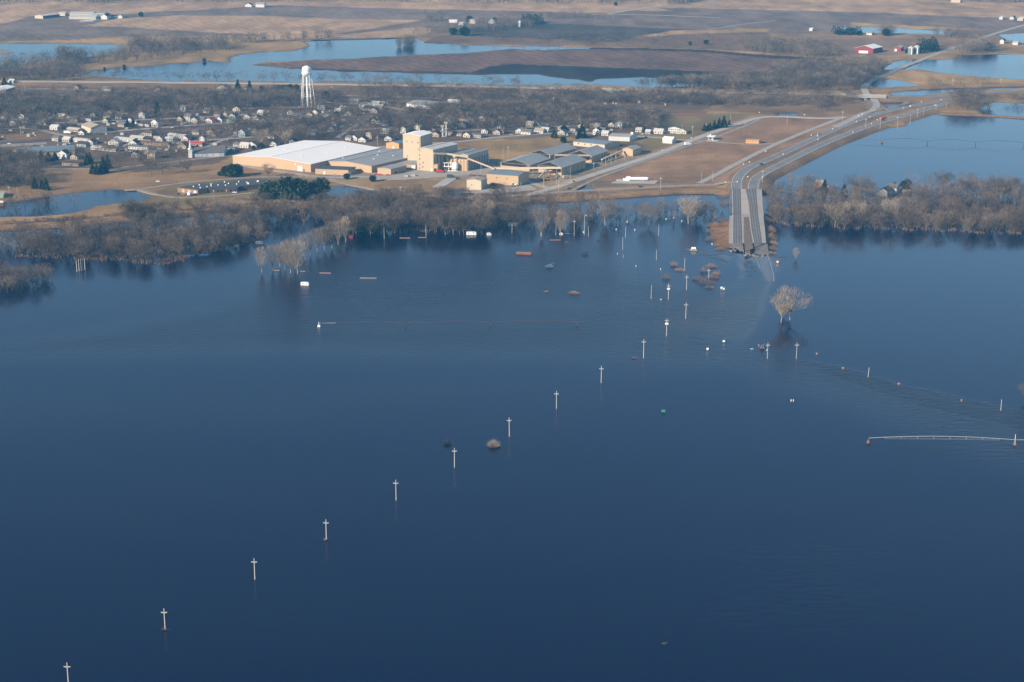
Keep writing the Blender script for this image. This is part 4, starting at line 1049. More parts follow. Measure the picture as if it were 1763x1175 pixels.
# town houses: x, foot y, width m, wall, roof, storeys, turn
beige_w = wallm('beige_wall', (.36, .30, .235)); dullp_w = wallm('dull_brick_wall', (.30, .20, .155)); dully_w = wallm('dull_yellow_wall', (.44, .36, .22))
WC = {'w': (white_w, 'white'), 'c': (cream_w, 'cream'), 't': (beige_w, 'tan'), 'g': (grey_w, 'grey'), 'b': (blue_w, 'blue-grey'), 'r': (brick_w, 'red brick'), 'n': (brown_w, 'brown'), 'y': (dully_w, 'yellow'), 'p': (dullp_w, 'pink brick'), 'e': (green_w, 'green')}
RC = {'d': (dark_r, 'dark'), 'g': (mid_r, 'grey'), 'n': (brown_r, 'brown'), 't': (tan_r, 'tan'), 'w': (pale_r, 'pale'), 'r': (red_r, 'red'), 'e': (green_r, 'green')}
HOUSES = """22 217 9 wg2a|5 208 8 wd1b|37 207 7 wd2b|42 212 8 gg1a|92 224 11 ww1a|95 222 6 ww1b|73 215 8 ct1a|117 206 6 yg1b|125 210 8 bg1a|104 205 9 gw1a|131 213 8 tg1b|138 216 9 wd1a|188 198 7 ww1b|183 204 9 gg1a|244 204 8 wg2b
234 217 8 wd1b|248 218 14 wd1a|266 219 10 wg2b|208 219 9 gg1a|223 211 7 wg1b|262 191 9 tn1a|103 171 9 bg1a|59 181 12 gg1a|45 179 11 bg1a|77 173 24 bw1a|19 149 8 ww1a|183 157 13 cg1a|233 159 26 pd1a|271 157 7 wg1b|131 154 8 tn1b|168 200 8 gd1a|160 201 7 wg1b
94 243 8 wg1a|113 245 9 gw1a|141 246 26 ww1a|155 249 8 wd1b|140 253 12 bd1a|167 259 17 gw1a|195 250 13 ww1b|213 244 26 ww1a|235 241 18 cw1a|228 251 10 wd1b|237 258 24 wg1a|266 251 34 nn1a|186 261 20 cg1a|255 267 9 tg1b|232 271 9 gd1b|260 274 10 tg2a|107 274 11 wd2b|119 273 9 we1a|127 275 9 tn1b|121 286 20 pd1a|27 270 6 yt2b|125 227 17 tw1a|305 238 28 bw1a|285 243 18 bw1a
424 158 9 wg1b|457 158 17 pg1a|513 155 16 pt1a|443 173 23 cg1a|441 177 8 ww1b|415 177 9 gg1b|428 182 10 ww1a|314 190 9 ww1a|309 209 9 td1b|316 207 7 wg1b|322 209 9 gg2a|334 211 9 gg1b|345 210 9 bg1a|355 195 9 cg1a|359 212 10 wr1b|377 210 9 wd1b|387 201 7 ct1b|399 204 9 wd1b|397 211 11 ee1a|407 192 10 cd1b|425 206 10 wd1b|439 207 9 wd1b|448 198 8 ww1a|500 198 9 wg1b
515 200 20 bg1a|532 202 9 cg1b|542 201 8 cg2b|556 202 18 gg1a|553 189 10 bd2a|573 220 9 wd2b|569 227 9 wg1b|505 227 10 wd1b|473 234 8 gg1b|416 236 9 bg2b|362 232 9 tn1b|348 246 6 wd2b|313 256 12 td1b|406 254 7 wg1a|420 255 11 ww1a|433 255 12 wg1b|393 260 15 bg1a|470 252 8 wg1b|503 248 7 wd1b|330 251 26 rr1a
608 179 13 gw1a|628 180 15 gd1a|645 183 11 bw1a|659 178 14 gd1a|649 188 14 ww1a|623 190 9 ww1a|633 191 12 gd1a|589 191 8 ww1a|581 195 8 ww1a|662 217 9 wg1a|652 214 7 wd1b|643 212 6 wd1b|756 205 7 wg1b|752 217 9 wg1b|662 231 10 cw1a|599 242 7 wg1a|609 242 9 wg1b|635 239 7 tg2b|668 243 9 wg1b|623 245 9 wd1b|694 230 7 wg2b|718 227 7 cw2b|749 236 9 td1b|783 234 17 tn1a|803 237 9 cg1b|817 237 16 gg1a|834 230 8 wg1b|855 232 8 gg1b|829 208 7 ww1b|780 178 16 ww1a
862 222 10 gg1a|893 230 8 ww1b|905 232 12 wg1a|857 231 14 tn1a|927 230 11 wt1a|937 229 9 ww1a|911 218 9 cw1a|923 217 7 wg1b|937 222 9 bg1a|966 224 8 wg1b|1024 221 12 cw1a|1026 233 8 wd2b|1034 229 9 bg1a|1041 234 8 ww1a|1052 219 8 wg1b|1065 221 8 ww2b|1099 228 7 ww1a|1115 231 6 bw1a|1133 231 11 ww1a|1161 230 15 wg2b|1174 231 10 ct1b|1075 219 8 gg1a|985 226 8 gd1a|1000 221 8 cn1b"""
ORD = ['first', 'second', 'third', 'fourth', 'fifth', 'sixth', 'seventh', 'eighth', 'ninth', 'tenth', 'eleventh', 'twelfth', 'thirteenth', 'fourteenth']
def zone(x, y):
    if y < 166: return 'at the far edge of town below the highway'
    if x < 290:
        if y < 186: return 'behind the tan field at the left'
        if y < 226: return 'in the row behind the railway at the left'
        if y < 262: return 'between the railway and the long dark roof'
        return 'among conifers before the long dark roof'
    if x < 480:
        if y < 184: return 'below the tall white hall'
        if y < 198: return 'in the upper streets left of the water tower'
        if y < 220: return 'in the row behind the railway, left of the tower'
        return 'around the church'
    if x < 600: return 'around the foot of the water tower' if y < 206 else 'behind the big white warehouse roof'
    if x < 700: return 'beside the white door storage building' if y < 196 else 'behind the grey warehouse roof'
    if x < 850: return 'behind the buff processing tower'
    if x < 1010: return 'along the street behind the mown field'
    return 'near the road, right of the mown field'
hl = []
for line in HOUSES.replace('\n', '|').split('|'):
    x, y, w, c = line.split(); hl.append((float(x), float(y), float(w), c))
rg = random.Random(5)
for k in range(45):                                # roofs that only just show through the trees
    x = rg.uniform(150, 1000) if k % 3 else rg.uniform(-250, 560); y = rg.uniform(172, 214) if k % 2 else rg.uniform(206, 244)
    if x > 560 and y > 206 and x < 700: y -= 12
    if x < 560 and y > 246: y = 244
    if x > 700 and y < 200: y += 18
    if any(abs(x - a) < 9 and abs(y - b_) < 5 for a, b_, _, _ in hl): continue
    hl.append((x, y, rg.uniform(7, 11), rg.choice('wwgcbtg') + rg.choice('ddggnn') + '1' + rg.choice('ab')))
win_me = MB().box(-.55, -.08, 0, .55, .08, 1.3).mesh('window', glass); door_me = MB().box(-.5, -.08, 0, .5, .08, 2.1).mesh('door', ddoor)
items = {}
for x, y, w, c in hl: items.setdefault((c[0], c[1], c[2] == '2', zone(x, y)), []).append((x, y, w, c))
for key, L in items.items():
    L.sort()
    for i, (x, y, w, c) in enumerate(L):
        st = int(c[2]); X, Y, Z = G(x, y)
        noun = 'building' if w > 15 else 'house'
        desc = f"{WC[c[0]][1]} {'two-storey ' if st == 2 else 'long ' if w > 15 else ''}{noun} with {RC[c[1]][1]} roof {zone(x, y)}"
        if len(L) > 1:
            pos = 'leftmost' if i == 0 else 'rightmost' if i == len(L) - 1 else ORD[i] + ' from left'
            desc = desc + ', ' + pos if len(desc.split()) < 15 else desc.replace(' with ', ', ') + ', ' + pos
        desc = ' '.join(desc.split()[:16])
        root = empty('house', (X, Y, Z), rg.uniform(-.12, .12) - .42); tag(root, desc, 'house', 'houses of the flooded town')
        d = min(9, w) * .9; h = 2.7 * st + .4; mw, mr = MB(), MB()
        rise = (d if c[3] == 'a' else w) * (.30 if w < 15 else .12)
        gable(mw, mr, (-w / 2, 0, 0), (w, 0, 0), (0, d, 0), h, rise, c[3], .4, .2)
        mw.build('wall', WC[c[0]][0], root); ro = mr.build('roof', RC[c[1]][0], root)
        for s in range(st):
            for q in ((-.28, .28) if w < 15 else (-.4, -.25, -.1, .12, .28, .42)):
                o = link('window', win_me, root); o.location = (q * w, -.05, 1.0 + s * 2.7)
        o = link('window', win_me, root); o.location = (w / 2 + .05, d * .5, 1.0); o.rotation_euler = (0, 0, math.pi / 2)
        o = link('door', door_me, root); o.location = (.02 * w, -.06, 0)
        if (int(x) + int(y)) % 3 == 0: MB().box(-w * .2, d * .45, h, -w * .2 + .8, d * .45 + .8, h + rise + 1.1).build('chimney', brick_w, ro)
        BLOCK.append((X, Y + d / 2, max(w, d) * .55 + 1.5)); BLOCK.append((X - 2, Y - 6, 5.0))

# ------------------------------------------------------------------ water tower
X, Y, Z = G(530, 183)
wt = empty('water_tower', (X, Y, Z)); tag(wt, 'tall white water tower on splayed legs above the town houses', 'water tower')
Hh = tall(530, 183, 113, Z); tb = Hh - 10.5
prof = [(1.2, tb - 3.2), (3.2, tb - 2.5), (5.0, tb - 1.0), (5.7, tb + .4), (5.8, tb + 6.2), (5.5, tb + 7.4), (4.3, tb + 8.8), (2.3, tb + 9.8), (.4, tb + 10.3)]
tk_ = MB().rings(prof, 28).build('tank', white_p, wt); MB().rings([(.5, tb + 10.2), (.5, tb + 11)], 8).build('finial', mat('red_light', (.5, .12, .08), .5), tk_)
MB().rings([(6.5, tb + .6), (6.5, tb + .8)], 28).build('balcony', white_p, wt)
mb = MB()
for k in range(14):
    a = math.tau * k / 14; mb.tube((6.4 * math.cos(a), 6.4 * math.sin(a), tb + .8), (6.4 * math.cos(a), 6.4 * math.sin(a), tb + 1.9), .05, .05, 4)
mb.rings([(6.45, tb + 1.85), (6.45, tb + 1.95)], 28); mb.build('railing', white_p, wt)
MB().rings([(1.15, -1), (1.15, tb - 3)], 14).build('riser_pipe', white_p, wt)
feet = []
for k in range(5):
    a = math.tau * (k + .25) / 5; f_ = (9.6 * math.cos(a), 9.6 * math.sin(a), -.5); t_ = (5.4 * math.cos(a), 5.4 * math.sin(a), tb + .3); feet.append((Vector(f_), Vector(t_)))
    MB().tube(f_, t_, .38, .34, 8).build('leg', white_p, wt)
for lv in (.33, .66):
    mb = MB()
    for k in range(5):
        a0, a1 = feet[k]; c0, c1 = feet[(k + 1) % 5]; mb.tube(a0.lerp(a1, lv), c0.lerp(c1, lv), .16, .16, 5)
    mb.build('ring_brace', white_p, wt)
mb = MB()
for lv in (0, .33, .66):
    for k in range(5):
        a0, a1 = feet[k]; c0, c1 = feet[(k + 1) % 5]; mb.tube(a0.lerp(a1, lv), c0.lerp(c1, lv + .33), .06, .06, 4); mb.tube(c0.lerp(c1, lv), a0.lerp(a1, lv + .33), .06, .06, 4)
mb.build('cross_bracing', white_p, wt)
# dark lettering band on the tank is only a smudge in the photograph
BLOCK.append((X, Y, 14))

# ------------------------------------------------------------------ plant machinery
def conveyor(label, pts, w=1.6, hh=1.4, m=tan_w):
    """pts: (px, py of the foot below, height)"""
    q = [Vector((*P(a, b_, .9), .9 + z)) for a, b_, z in pts]
    root = empty('conveyor', q[0] * 1.0); root.location.z = 0.9; tag(root, label, 'conveyor'); o0 = root.location
    for a, b_ in zip(q, q[1:]):
        d = (b_ - a); s = Vector((d.y, -d.x, 0)).normalized() * w / 2; a1 = a - o0; b1_ = b_ - o0; up = Vector((0, 0, hh))
        mb = MB(); mb.hull([a1 - s, a1 + s, b1_ + s, b1_ - s], [a1 - s + up, a1 + s + up, b1_ + s + up, b1_ - s + up]); mb.build('gallery', m, root)
        n = max(1, int(d.length / 14))
        for k in range(n + 1):
            p = a1 + (b1_ - a1) * (k / max(1, n))
            if p.z > 1.5: MB().tube((p.x, p.y, -1), (p.x, p.y, p.z), .22, .22, 5).build('support_leg', steel, root)
    return root
conveyor('tan inclined conveyor falling from the silo house to the storage sheds', [(805, 295, 12.6), (852, 301, 5.2)], 1.5, 1.4)
conveyor('long tan conveyor gallery along the fronts of the storage sheds', [(846, 300, 5), (966, 306, 9)], 1.8, 1.8, cream_w)
conveyor('tan conveyor bridge joining the processing building and the silo house', [(747, 296, 18), (770, 294, 16.5), (806, 295, 13.8)], 1.8, 1.6, cream_w)
conveyor('grey stacking conveyor crossing in front of the second shed', [(926, 310, .8), (944, 303.5, 8.6)], 1.3, 1.0, steel)
conveyor('grey stacking conveyor leaning the other way at the shed front', [(953, 311, .8), (939, 303.5, 8.6)], 1.3, 1.0, rust)
conveyor('low tan conveyor running between the rear shed and the hut', [(1036, 281, 3), (1071, 268, 4.5)], 1.8, 1.2, cream_w)
conveyor('tan conveyor over the rear sheds', [(955, 282, 8.5), (1016, 283, 8.5)], 1.6, 1.4)
for (a, b_, lab) in ((768, 236, 'slim grey grain elevator leg with platforms behind the tower'), (762, 236, 'shorter grain elevator leg beside the slim one')):
    X, Y, Z = G(a, b_); e = empty('grain_elevator', (X, Y, Z)); tag(e, lab, 'elevator'); hh = 15 if a == 768 else 11
    MB().box(-.8, -.8, -1, .8, .8, hh).build('leg', pale_r, e); MB().box(-2, -2, hh, 2, 2, hh + 2.2).build('head', tan_r, e); MB().box(-2.6, -2.6, hh * .6, 2.6, 2.6, hh * .6 + .3).build('platform', steel, e)
x, y, z = G(779, 295)
e = empty('white_hopper', (x, y, z)); tag(e, 'white hopper tank with pipes at the foot of the silo house', 'hopper')
MB().rings([(.6, 0), (3.0, 3), (3.0, 7.5), (.8, 9.4)], 16, 3, 0).build('hopper_tank', white_p, e)
for xx in (-8, -4, 0): MB().box(xx - .25, -.25, -1, xx + .25, .25, 8.5).build('post', white_p, e)
MB().box(-9, -1.2, 4.6, 5, 1.2, 5.3).build('platform', white_p, e); MB().box(-9, -1, 8.3, 2, 1, 8.8).build('platform', white_p, e); MB().box(-5.2, -2, 0, 6, 1.6, .6).build('platform', white_p, e)
for k in range(3): MB().tube((-7 + k * 3, 0, .5), (-5.5 + k * 3, 0, 4.6), .2, .2, 5).build('pipe', steel, e)
x, y, z = G(1075, 312)
e = empty('storage_tank', (x, y, z)); tag(e, 'long white horizontal gas tank on its pad beside the plant road', 'tank')
tl = 21.0
mb = MB(); n = 16; base_ = 0
prof = [(-.9, .2), (-.6, 1.0), (0, 1.45), (.6, 1.6), (tl - .6, 1.6), (tl, 1.45), (tl + .6, 1.0), (tl + .9, .2)]
for xx, rr in prof: mb.v += [(xx + 2, rr * math.cos(math.tau * i / n), 2.4 + rr * math.sin(math.tau * i / n)) for i in range(n)]
for k in range(len(prof) - 1):
    for i in range(n): j = (i + 1) % n; mb.f.append((k * n + i, k * n + j, (k + 1) * n + j, (k + 1) * n + i))
mb.f += [tuple(range(n)), tuple(reversed([(len(prof) - 1) * n + i for i in range(n)]))]
mb.build('tank_shell', white_p, e)
for xx in (5, 18): MB().box(xx - .6, -1.3, -.6, xx + .6, 1.3, 1.3).build('saddle', concrete, e)
MB().box(-1.5, -1.2, 0, 4.5, 1.2, 2.7).build('valve_box', white_p, e); MB().box(2, -1.1, 2.7, 6, 1.1, 4.6).build('valve_box', white_p, e)
MB().tube((13.5, 0, 3.9), (13.5, 0, 6.2), .15, .15, 5).build('vent_pipe', steel, e); MB().box(-8, -.8, 0, -2, .8, 1.6).build('pump_skid', blue_w, e)
# goods and machines standing in the plant yard
rg = random.Random(14)
YD = [(700, 305, 'pallet_stack', 'grey pallet stack on the yard by the small tan annex', 'pallets'), (712, 304, 'pallet_stack', 'second grey pallet stack on the yard right of the annex', 'pallets'), (812, 303, 'pallet_stack', 'brown pallet stack under the inclined conveyor', 'pallets'), (826, 306, 'pallet_stack', 'brown pallet stack left of the blue roofed building', 'pallets'), (934, 312, 'pallet_stack', 'low brown pallet stack before the second shed', 'pallets')]
for a, b_, nm, lab, ct in YD:
    x, y, z = G(a, b_); e = empty(nm, (x, y, z + .3), rg.uniform(-.5, .5)); tag(e, lab, ct)
    for k in range(rg.randint(3, 6)): MB().box(-2.2, -1.2, k * .42, 2.2, 1.2, k * .42 + .34).build('pallet', rust if 'brown' in lab else concrete, e)
for a, b_, lab in ((761, 297.5, 'orange wheel loader below the processing building'), (943, 311, 'yellow wheel loader under the crossing conveyors'), (884, 322, 'yellow wheel loader at the corner of the blue roofed building')):
    x, y, z = G(a, b_); e = empty('wheel_loader', (x, y, z + .3), .3); tag(e, lab, 'loader'); c_ = mat('loader_yellow', (.55, .33, .06), .5, .1, 1) if 'yellow' in lab else mat('loader_orange', (.55, .14, .05), .5, .1, 1)
    MB().box(-2.6, -1, .7, .6, 1, 1.9).build('body', c_, e); MB().box(-.9, -.8, 1.9, .5, .8, 3.1).build('cab', black, e); MB().hull([(2.4, -1.3, .2), (3.4, -1.3, .2), (3.4, 1.3, .2), (2.4, 1.3, .2)], [(2.2, -1.3, 1.2), (2.5, -1.3, 1.2), (2.5, 1.3, 1.2), (2.2, 1.3, 1.2)]).build('bucket', c_, e)
    for s_ in (-.7, .7): MB().tube((.4, s_, 1.3), (2.4, s_, .8), .15, .15, 5).build('lift_arm', c_, e)
    for xx in (-1.8, .9):
        for s_ in (-1.1, .8): MB().tube((xx, s_, .75), (xx, s_ + .35, .75), .75, .75, 10).build('wheel', black, e)
# grain bins by the red barns
for i, (px_, py_, hh, rr, lab) in enumerate(((1568, 93.6, 9.5, 5, 'dark grain bin with a white band, nearest the red barns'), (1578, 93, 10.5, 4.6, 'dark grain bin behind the nearer one'), (895, 46.5, 8, 3.5, 'pale silo at the edge of the far dark field'))):
    x, y, z = G(px_, py_); e = empty('grain_bin', (x, y, z)); tag(e, lab, 'grain bin')
    MB().rings([(rr, -1), (rr, hh)], 18).build('bin_wall', mat('bin_steel', (.20, .24, .23), .4, .1, .3, metal=.3), e); MB().rings([(rr + .3, hh), (.5, hh + 3)], 18).build('roof', pale_r, e)
    MB().box(-.7, -rr - .4, -1, .7, -rr + .2, hh).build('ladder_chute', white_p, e)

# ------------------------------------------------------------------ vegetation placing
L_ = 'bare grey-brown tree in the dense flooded wood at the left'
WOODL = [(25, 443), (150, 449), (290, 457), (322, 448), (400, 428), (437, 421), (470, 398), (450, 384), (330, 390), (230, 398), (120, 404), (30, 412)]
scatter(WOODL, 8.0, 'wood', 13, 18, L_, 'trees of the dense flooded wood at the left', 1)
scatter([(-400, 445), (-100, 455), (25, 443), (30, 412), (-300, 425)], 10, 'wood', 10, 15, L_, 'trees of the dense flooded wood at the left', 2)
scatter([(-300, 540), (-20, 512), (40, 500), (72, 492), (98, 487), (92, 478), (20, 476), (-300, 490)], 5.0, 'wood', 10, 15, 'bare tree of the small flooded clump at the lower left edge', 'trees of the clump at the lower left edge', 3)
scatter([(225, 398), (300, 392), (300, 378), (225, 380)], 9, 'oak', 18, 24, 'taller spreading bare tree behind the left flooded wood', 'taller trees behind the left wood', 4)
scatter([(330, 388), (450, 384), (560, 396), (600, 404), (640, 400), (600, 356), (460, 360), (340, 372)], 10, 'oak', 14, 20, 'bare spreading tree between the left wood and the levee', 'trees between the left wood and the levee', 5)
scatter([(0, 396), (220, 380), (330, 372), (330, 364), (221, 372), (0, 389)], 16, 'wood', 6, 10, 'low bare tree in the strip of water below the levee', 'low trees below the levee', 6)
scatter([(600, 404), (640, 407), (700, 404), (800, 405), (862, 402), (862, 388), (700, 388), (600, 396)], 8.5, 'oak', 16, 22, 'bare spreading tree at the front edge of the middle wood', 'front trees of the middle wood', 7)
scatter([(600, 396), (862, 390), (862, 352), (600, 356)], 10, 'wood', 15, 21, 'bare tree inside the middle wood below the levee', 'inner trees of the middle wood', 8)
scatter([(862, 396), (950, 398), (1000, 396), (1055, 390), (1085, 382), (1075, 362), (1000, 356), (864, 352)], 9, 'oak', 13, 18, 'bare tree in the thin wood between camper and bridge', 'trees of the thin wood left of the bridge', 9)
scatter([(1090, 384), (1130, 386), (1240, 386), (1248, 372), (1240, 352), (1180, 352), (1095, 362)], 11, 'wood', 9, 14, 'bare tree near the bridge foot', 'low trees near the bridge', 10)
WOODR = [(1322, 372), (1335, 388), (1400, 393), (1500, 395), (1600, 400), (1763, 404), (2050, 410), (2050, 352), (1763, 346), (1600, 342), (1500, 342), (1400, 340), (1345, 335), (1322, 345)]
scatter([(1335, 390), (1400, 395), (1500, 397), (1600, 402), (1763, 405), (1900, 408), (1900, 394), (1600, 386), (1500, 382), (1340, 376)], 9, 'wood', 11, 16, 'bare reddish-grey tree at the water edge of the right wood', 'edge trees of the right wood', 11)
scatter(WOODR, 8.5, 'wood', 12, 18, 'bare reddish-grey tree inside the right wood', 'inner trees of the right wood', 12)
scatter([(1340, 335), (1400, 335), (1500, 340), (1600, 340), (1763, 344), (2000, 350), (2000, 330), (1763, 322), (1590, 318), (1500, 325), (1440, 318), (1370, 312)], 17, 'oak', 14, 20, 'taller bare tree on the far side of the right wood', 'far side trees of the right wood', 13)
scatter([(1590, 325), (1763, 330), (1950, 335), (1950, 352), (1600, 345)], 11, 'oak', 14, 20, 'taller bare tree on the far side of the right wood', 'far side trees of the right wood', 14)
# town and far trees
def far(poly, step, h0, h1, seed, kind='far', keep=1.0): scatter(poly, step * .80, kind, h0 * 1.2, h1 * 1.4, None, None, seed, keep)
far([(-300, 372), (0, 372), (60, 366), (130, 352), (70, 340), (0, 345), (-300, 350)], 11, 6, 11, 20)
far([(-200, 330), (30, 325), (75, 318), (78, 300), (60, 282), (0, 268), (-200, 275)], 9, 9, 14, 21)
far([(60, 290), (150, 284), (300, 275), (400, 272), (400, 262), (300, 262), (130, 270)], 16, 8, 13, 22)
far([(230, 308), (330, 300), (330, 280), (230, 284)], 17, 9, 13, 23)
far([(-400, 240), (0, 236), (140, 226), (150, 214), (290, 214), (480, 205), (600, 197), (700, 186), (600, 170), (500, 166), (-400, 170)], 11.5, 8, 13, 24, keep=.85)
far([(-400, 172), (100, 172), (100, 200), (-400, 215)], 9, 8, 13, 25)
far([(160, 198), (500, 190), (500, 168), (380, 172), (250, 174), (160, 190)], 10, 9, 14, 26)
far([(140, 262), (300, 256), (400, 250), (560, 243), (560, 212), (440, 216), (300, 230), (160, 240)], 16, 7, 12, 27)
far([(440, 256), (560, 243), (660, 248), (700, 232), (850, 234), (1000, 228), (1130, 232), (1130, 206), (1050, 200), (860, 190), (700, 200), (600, 206), (440, 214)], 10.5, 9, 14, 28, keep=.95)
far([(700, 205), (1000, 218), (1120, 215), (1120, 198), (960, 192), (850, 190), (750, 192)], 9.5, 9, 13, 29)
far([(620, 172), (840, 180), (1030, 180), (1250, 184), (1330, 186), (1480, 180), (1480, 170), (1440, 170), (1227, 166), (1030, 164), (880, 160), (700, 156), (620, 155)], 8, 5, 9, 30)
far([(1050, 176), (1240, 184), (1240, 168), (1080, 164)], 9, 6, 10, 31)
far([(100, 139), (280, 142), (700, 147), (900, 152), (900, 147), (700, 142.5), (300, 138), (100, 136)], 16, 7, 12, 32)
far([(1100, 155), (1240, 158), (1340, 158), (1470, 160), (1500, 140), (1525, 122), (1500, 112), (1420, 118), (1330, 125), (1320, 142), (1150, 150)], 9, 10, 14, 33)
far([(1100, 153), (1320, 157), (1330, 148), (1180, 148), (1080, 150)], 10, 7, 11, 34)
far([(-100, 140), (100, 143), (140, 138), (150, 112), (90, 106), (0, 112), (-100, 120)], 13, 9, 14, 35)
far([(90, 125), (160, 114), (240, 108), (360, 94), (400, 90), (400, 84), (260, 88), (160, 98), (90, 104)], 13, 7, 11, 36)
far([(222, 92), (390, 88), (390, 78), (222, 82)], 11, 11, 17, 37)
far([(100, 112), (150, 112), (150, 98), (100, 98)], 13, 12, 16, 38)
for q, s in (([(446, 74), (530, 71), (530, 68), (446, 71)], 40), ([(540, 69.5), (575, 68.5), (575, 67), (540, 68)], 41), ([(400, 76), (445, 76), (445, 71), (400, 72)], 42)): far(q, 9, 8, 12, s)
far([(683, 84), (712, 82), (714, 74), (690, 75)], 7, 8, 12, 43)
far([(700, 63), (780, 58), (860, 55), (930, 50), (930, 42), (850, 44), (800, 47), (720, 60)], 14, 7, 12, 44)
far([(735, 39), (765, 39), (765, 36), (735, 36)], 9, 10, 15, 45)
far([(850, 44), (890, 46), (900, 36), (862, 37)], 13, 8, 12, 46)
far([(900, 45), (933, 43), (933, 39), (900, 40)], 8, 9, 12, 47, 'fir')
far([(1268, 88), (1330, 97), (1420, 104), (1447, 97), (1420, 82), (1300, 78)], 9.5, 9, 13, 48)
far([(940, 35), (1060, 38), (1060, 32), (940, 30)], 20, 7, 10, 49)
far([(780, 80), (1300, 88), (1310, 66), (1100, 58), (1000, 78), (800, 72)], 30, 3, 7, 50)
far([(-100, 9), (560, 4), (560, -12), (-100, -10)], 16, 8, 14, 51)
far([(480, 4), (1060, 10), (1330, 1), (1330, -14), (480, -14)], 17, 8, 14, 52, keep=.7)
far([(1150, 11), (1210, 3), (1210, 0), (1150, 7)], 8, 8, 12, 53)
far([(1600, 5), (1763, 8), (1763, -6), (1600, -4)], 14, 8, 14, 54)
far([(1435, 63), (1490, 63), (1490, 58), (1435, 58)], 9, 6, 9, 55, 'fir'); far([(1510, 63), (1540, 63), (1540, 57), (1510, 57)], 8, 9, 13, 56)
far([(1600, 66), (1650, 68), (1690, 68), (1690, 60), (1610, 59)], 11, 8, 11, 57)
far([(1640, 96), (1720, 93), (1715, 82), (1650, 80)], 10, 9, 13, 58)
far([(1575, 96), (1612, 90), (1612, 80), (1580, 84)], 9, 8, 12, 59, 'fir')
far([(1635, 192), (1700, 196), (1710, 182), (1690, 172), (1640, 176)], 10, 9, 14, 60)
far([(1535, 150), (1640, 149), (1763, 146), (1763, 142), (1640, 144), (1535, 148)], 22, 6, 10, 61)
far([(1715, 178), (1763, 183), (1900, 190), (1900, 172), (1740, 168)], 16, 6, 10, 62)
far([(1400, 195), (1420, 198), (1420, 175), (1395, 175)], 10, 9, 14, 63)
far([(560, 318), (575, 345), (520, 348), (490, 330), (500, 322)], 14, 6, 10, 64)
far([(700, 340), (800, 339), (880, 340), (870, 328), (760, 330)], 15, 4, 7, 65)
far([(-500, 40), (0, 14), (60, 8), (60, 4), (-500, 20)], 20, 8, 12, 66)

# trees told apart one by one: kind, px, py foot, top py, label
SOLO = [('broom', 450, 469, 424, 'pale slender tree standing in the flood, first of the clump by the white camper'), ('broom', 469, 465, 420, 'pale slender tree, second in the flooded clump'), ('broom', 491, 464, 414, 'tall pale tree between the short one and the dense one'), ('broom', 507, 462, 408, 'tall pale tree rising behind the dense front tree'), ('broom', 482, 459, 419, 'short pale tree within the flooded clump'),
    ('broom', 500, 470, 412, 'tall dense tree at the front of the flooded clump'), ('broom', 513, 471, 414, 'greyish tree at the right front of the flooded clump by driftwood'), ('broom', 523, 441, 402, 'pale slender tree behind the flooded clump beside a pole'),
    ('broom', 534, 438, 398, 'thin pale tree with water on both sides between clump and wood'), ('broom', 547, 434, 392, 'pale tree with a bright forked trunk standing in the flood'), ('broom', 559, 430, 388, 'pale tree beside the forked one, nearer the wood'), ('broom', 571, 427, 380, 'pale spreading tree with a white trunk before the wood'), ('broom', 583, 421, 378, 'tall pale slender tree left of the red shed'), ('broom', 595, 417, 372, 'tall pale slender tree next to the red shed'),
    ('broom', 931, 407, 358, 'dense pale fan shaped willow left of two, in the flood'), ('broom', 966, 405, 361, 'dense pale fan shaped willow right of two, in the flood'), ('cotton', 1043, 388, 336, 'bare cottonwood with a thick leaning pale trunk'),
    ('cotton', 832, 392, 338, 'bare cottonwood with a crooked pale trunk behind the white trailer'), ('cotton', 798, 389, 348, 'bare tree with a pale leaning trunk in the middle wood'), ('oak', 1117, 388, 346, 'gnarled bare tree with a dark trunk in the flood left of the bridge'),
    ('cotton', 1186, 385, 334, 'wide bare tree with a pale forked trunk left of the bridge'), ('oak', 1205, 380, 344, 'bare tree with trailing branches nearest the bridge'), ('cotton', 1344, 555, 505, 'left one of two big bare trees alone in the open flood'), ('cotton', 1361, 551, 492, 'right and taller one of two big bare trees in the open flood'),
    ('broom', 1370, 446, 426, 'small pale sapling in the open flood near the amber light'), ('cotton', 1475, 389, 342, 'bare tree with a white forked trunk in the right wood'), ('cotton', 1532, 385, 338, 'bare wide tree with pale limbs in the right wood'), ('cotton', 1437, 390, 345, 'bare tree with one pale upright trunk in the right wood'),
    ('oak', 1770, 690, 658, 'bare bush top cut by the right picture edge'), ('oak', 205, 300, 264, 'spreading bare tree beside the row of conifers on the lawn'), ('oak', 463, 306, 282, 'round bare tree before the big warehouse'),
    ('cotton', 450, 254, 222, 'pale limbed bare tree behind the warehouse, left one'), ('cotton', 491, 252, 220, 'pale limbed bare tree behind the warehouse, right one'), ('cotton', 904, 178, 153, 'slim pale tree against the far highway bank'), ('cotton', 1190, 156, 128, 'pale bare tree rising above the far highway'), ('oak', 1350, 545, 520, 'small branch crown between the two big flooded trees'), ('oak', 322, 299, 275, 'bare tree on the lawn left of the church'), ('oak', 255, 294, 262, 'bare tree at the lawn edge before the long brown roof')]
for kd, a, b_, tp, lab in SOLO:
    hh = tall(a, b_, tp); x, y = P(a, b_, .3); TREES.append((kd, x, y, max(ground_z(x, y), -.3), hh, lab, None))
inst = []; rest = []
for t_ in TREES:
    kd, x, y, z, h, lab, grp = t_
    u, v = proj(x, y, 0); vis = -10 < u < 1773 and -5 < v < 1180
    if kd == 'fir': continue
    size = h * scale_at(v) if vis else 0
    (inst if (lab and vis) else rest).append((size + (1000 if grp is None and lab else 0), t_))
inst.sort(key=lambda q: -q[0])
rest += inst[295:]; inst = inst[:295]
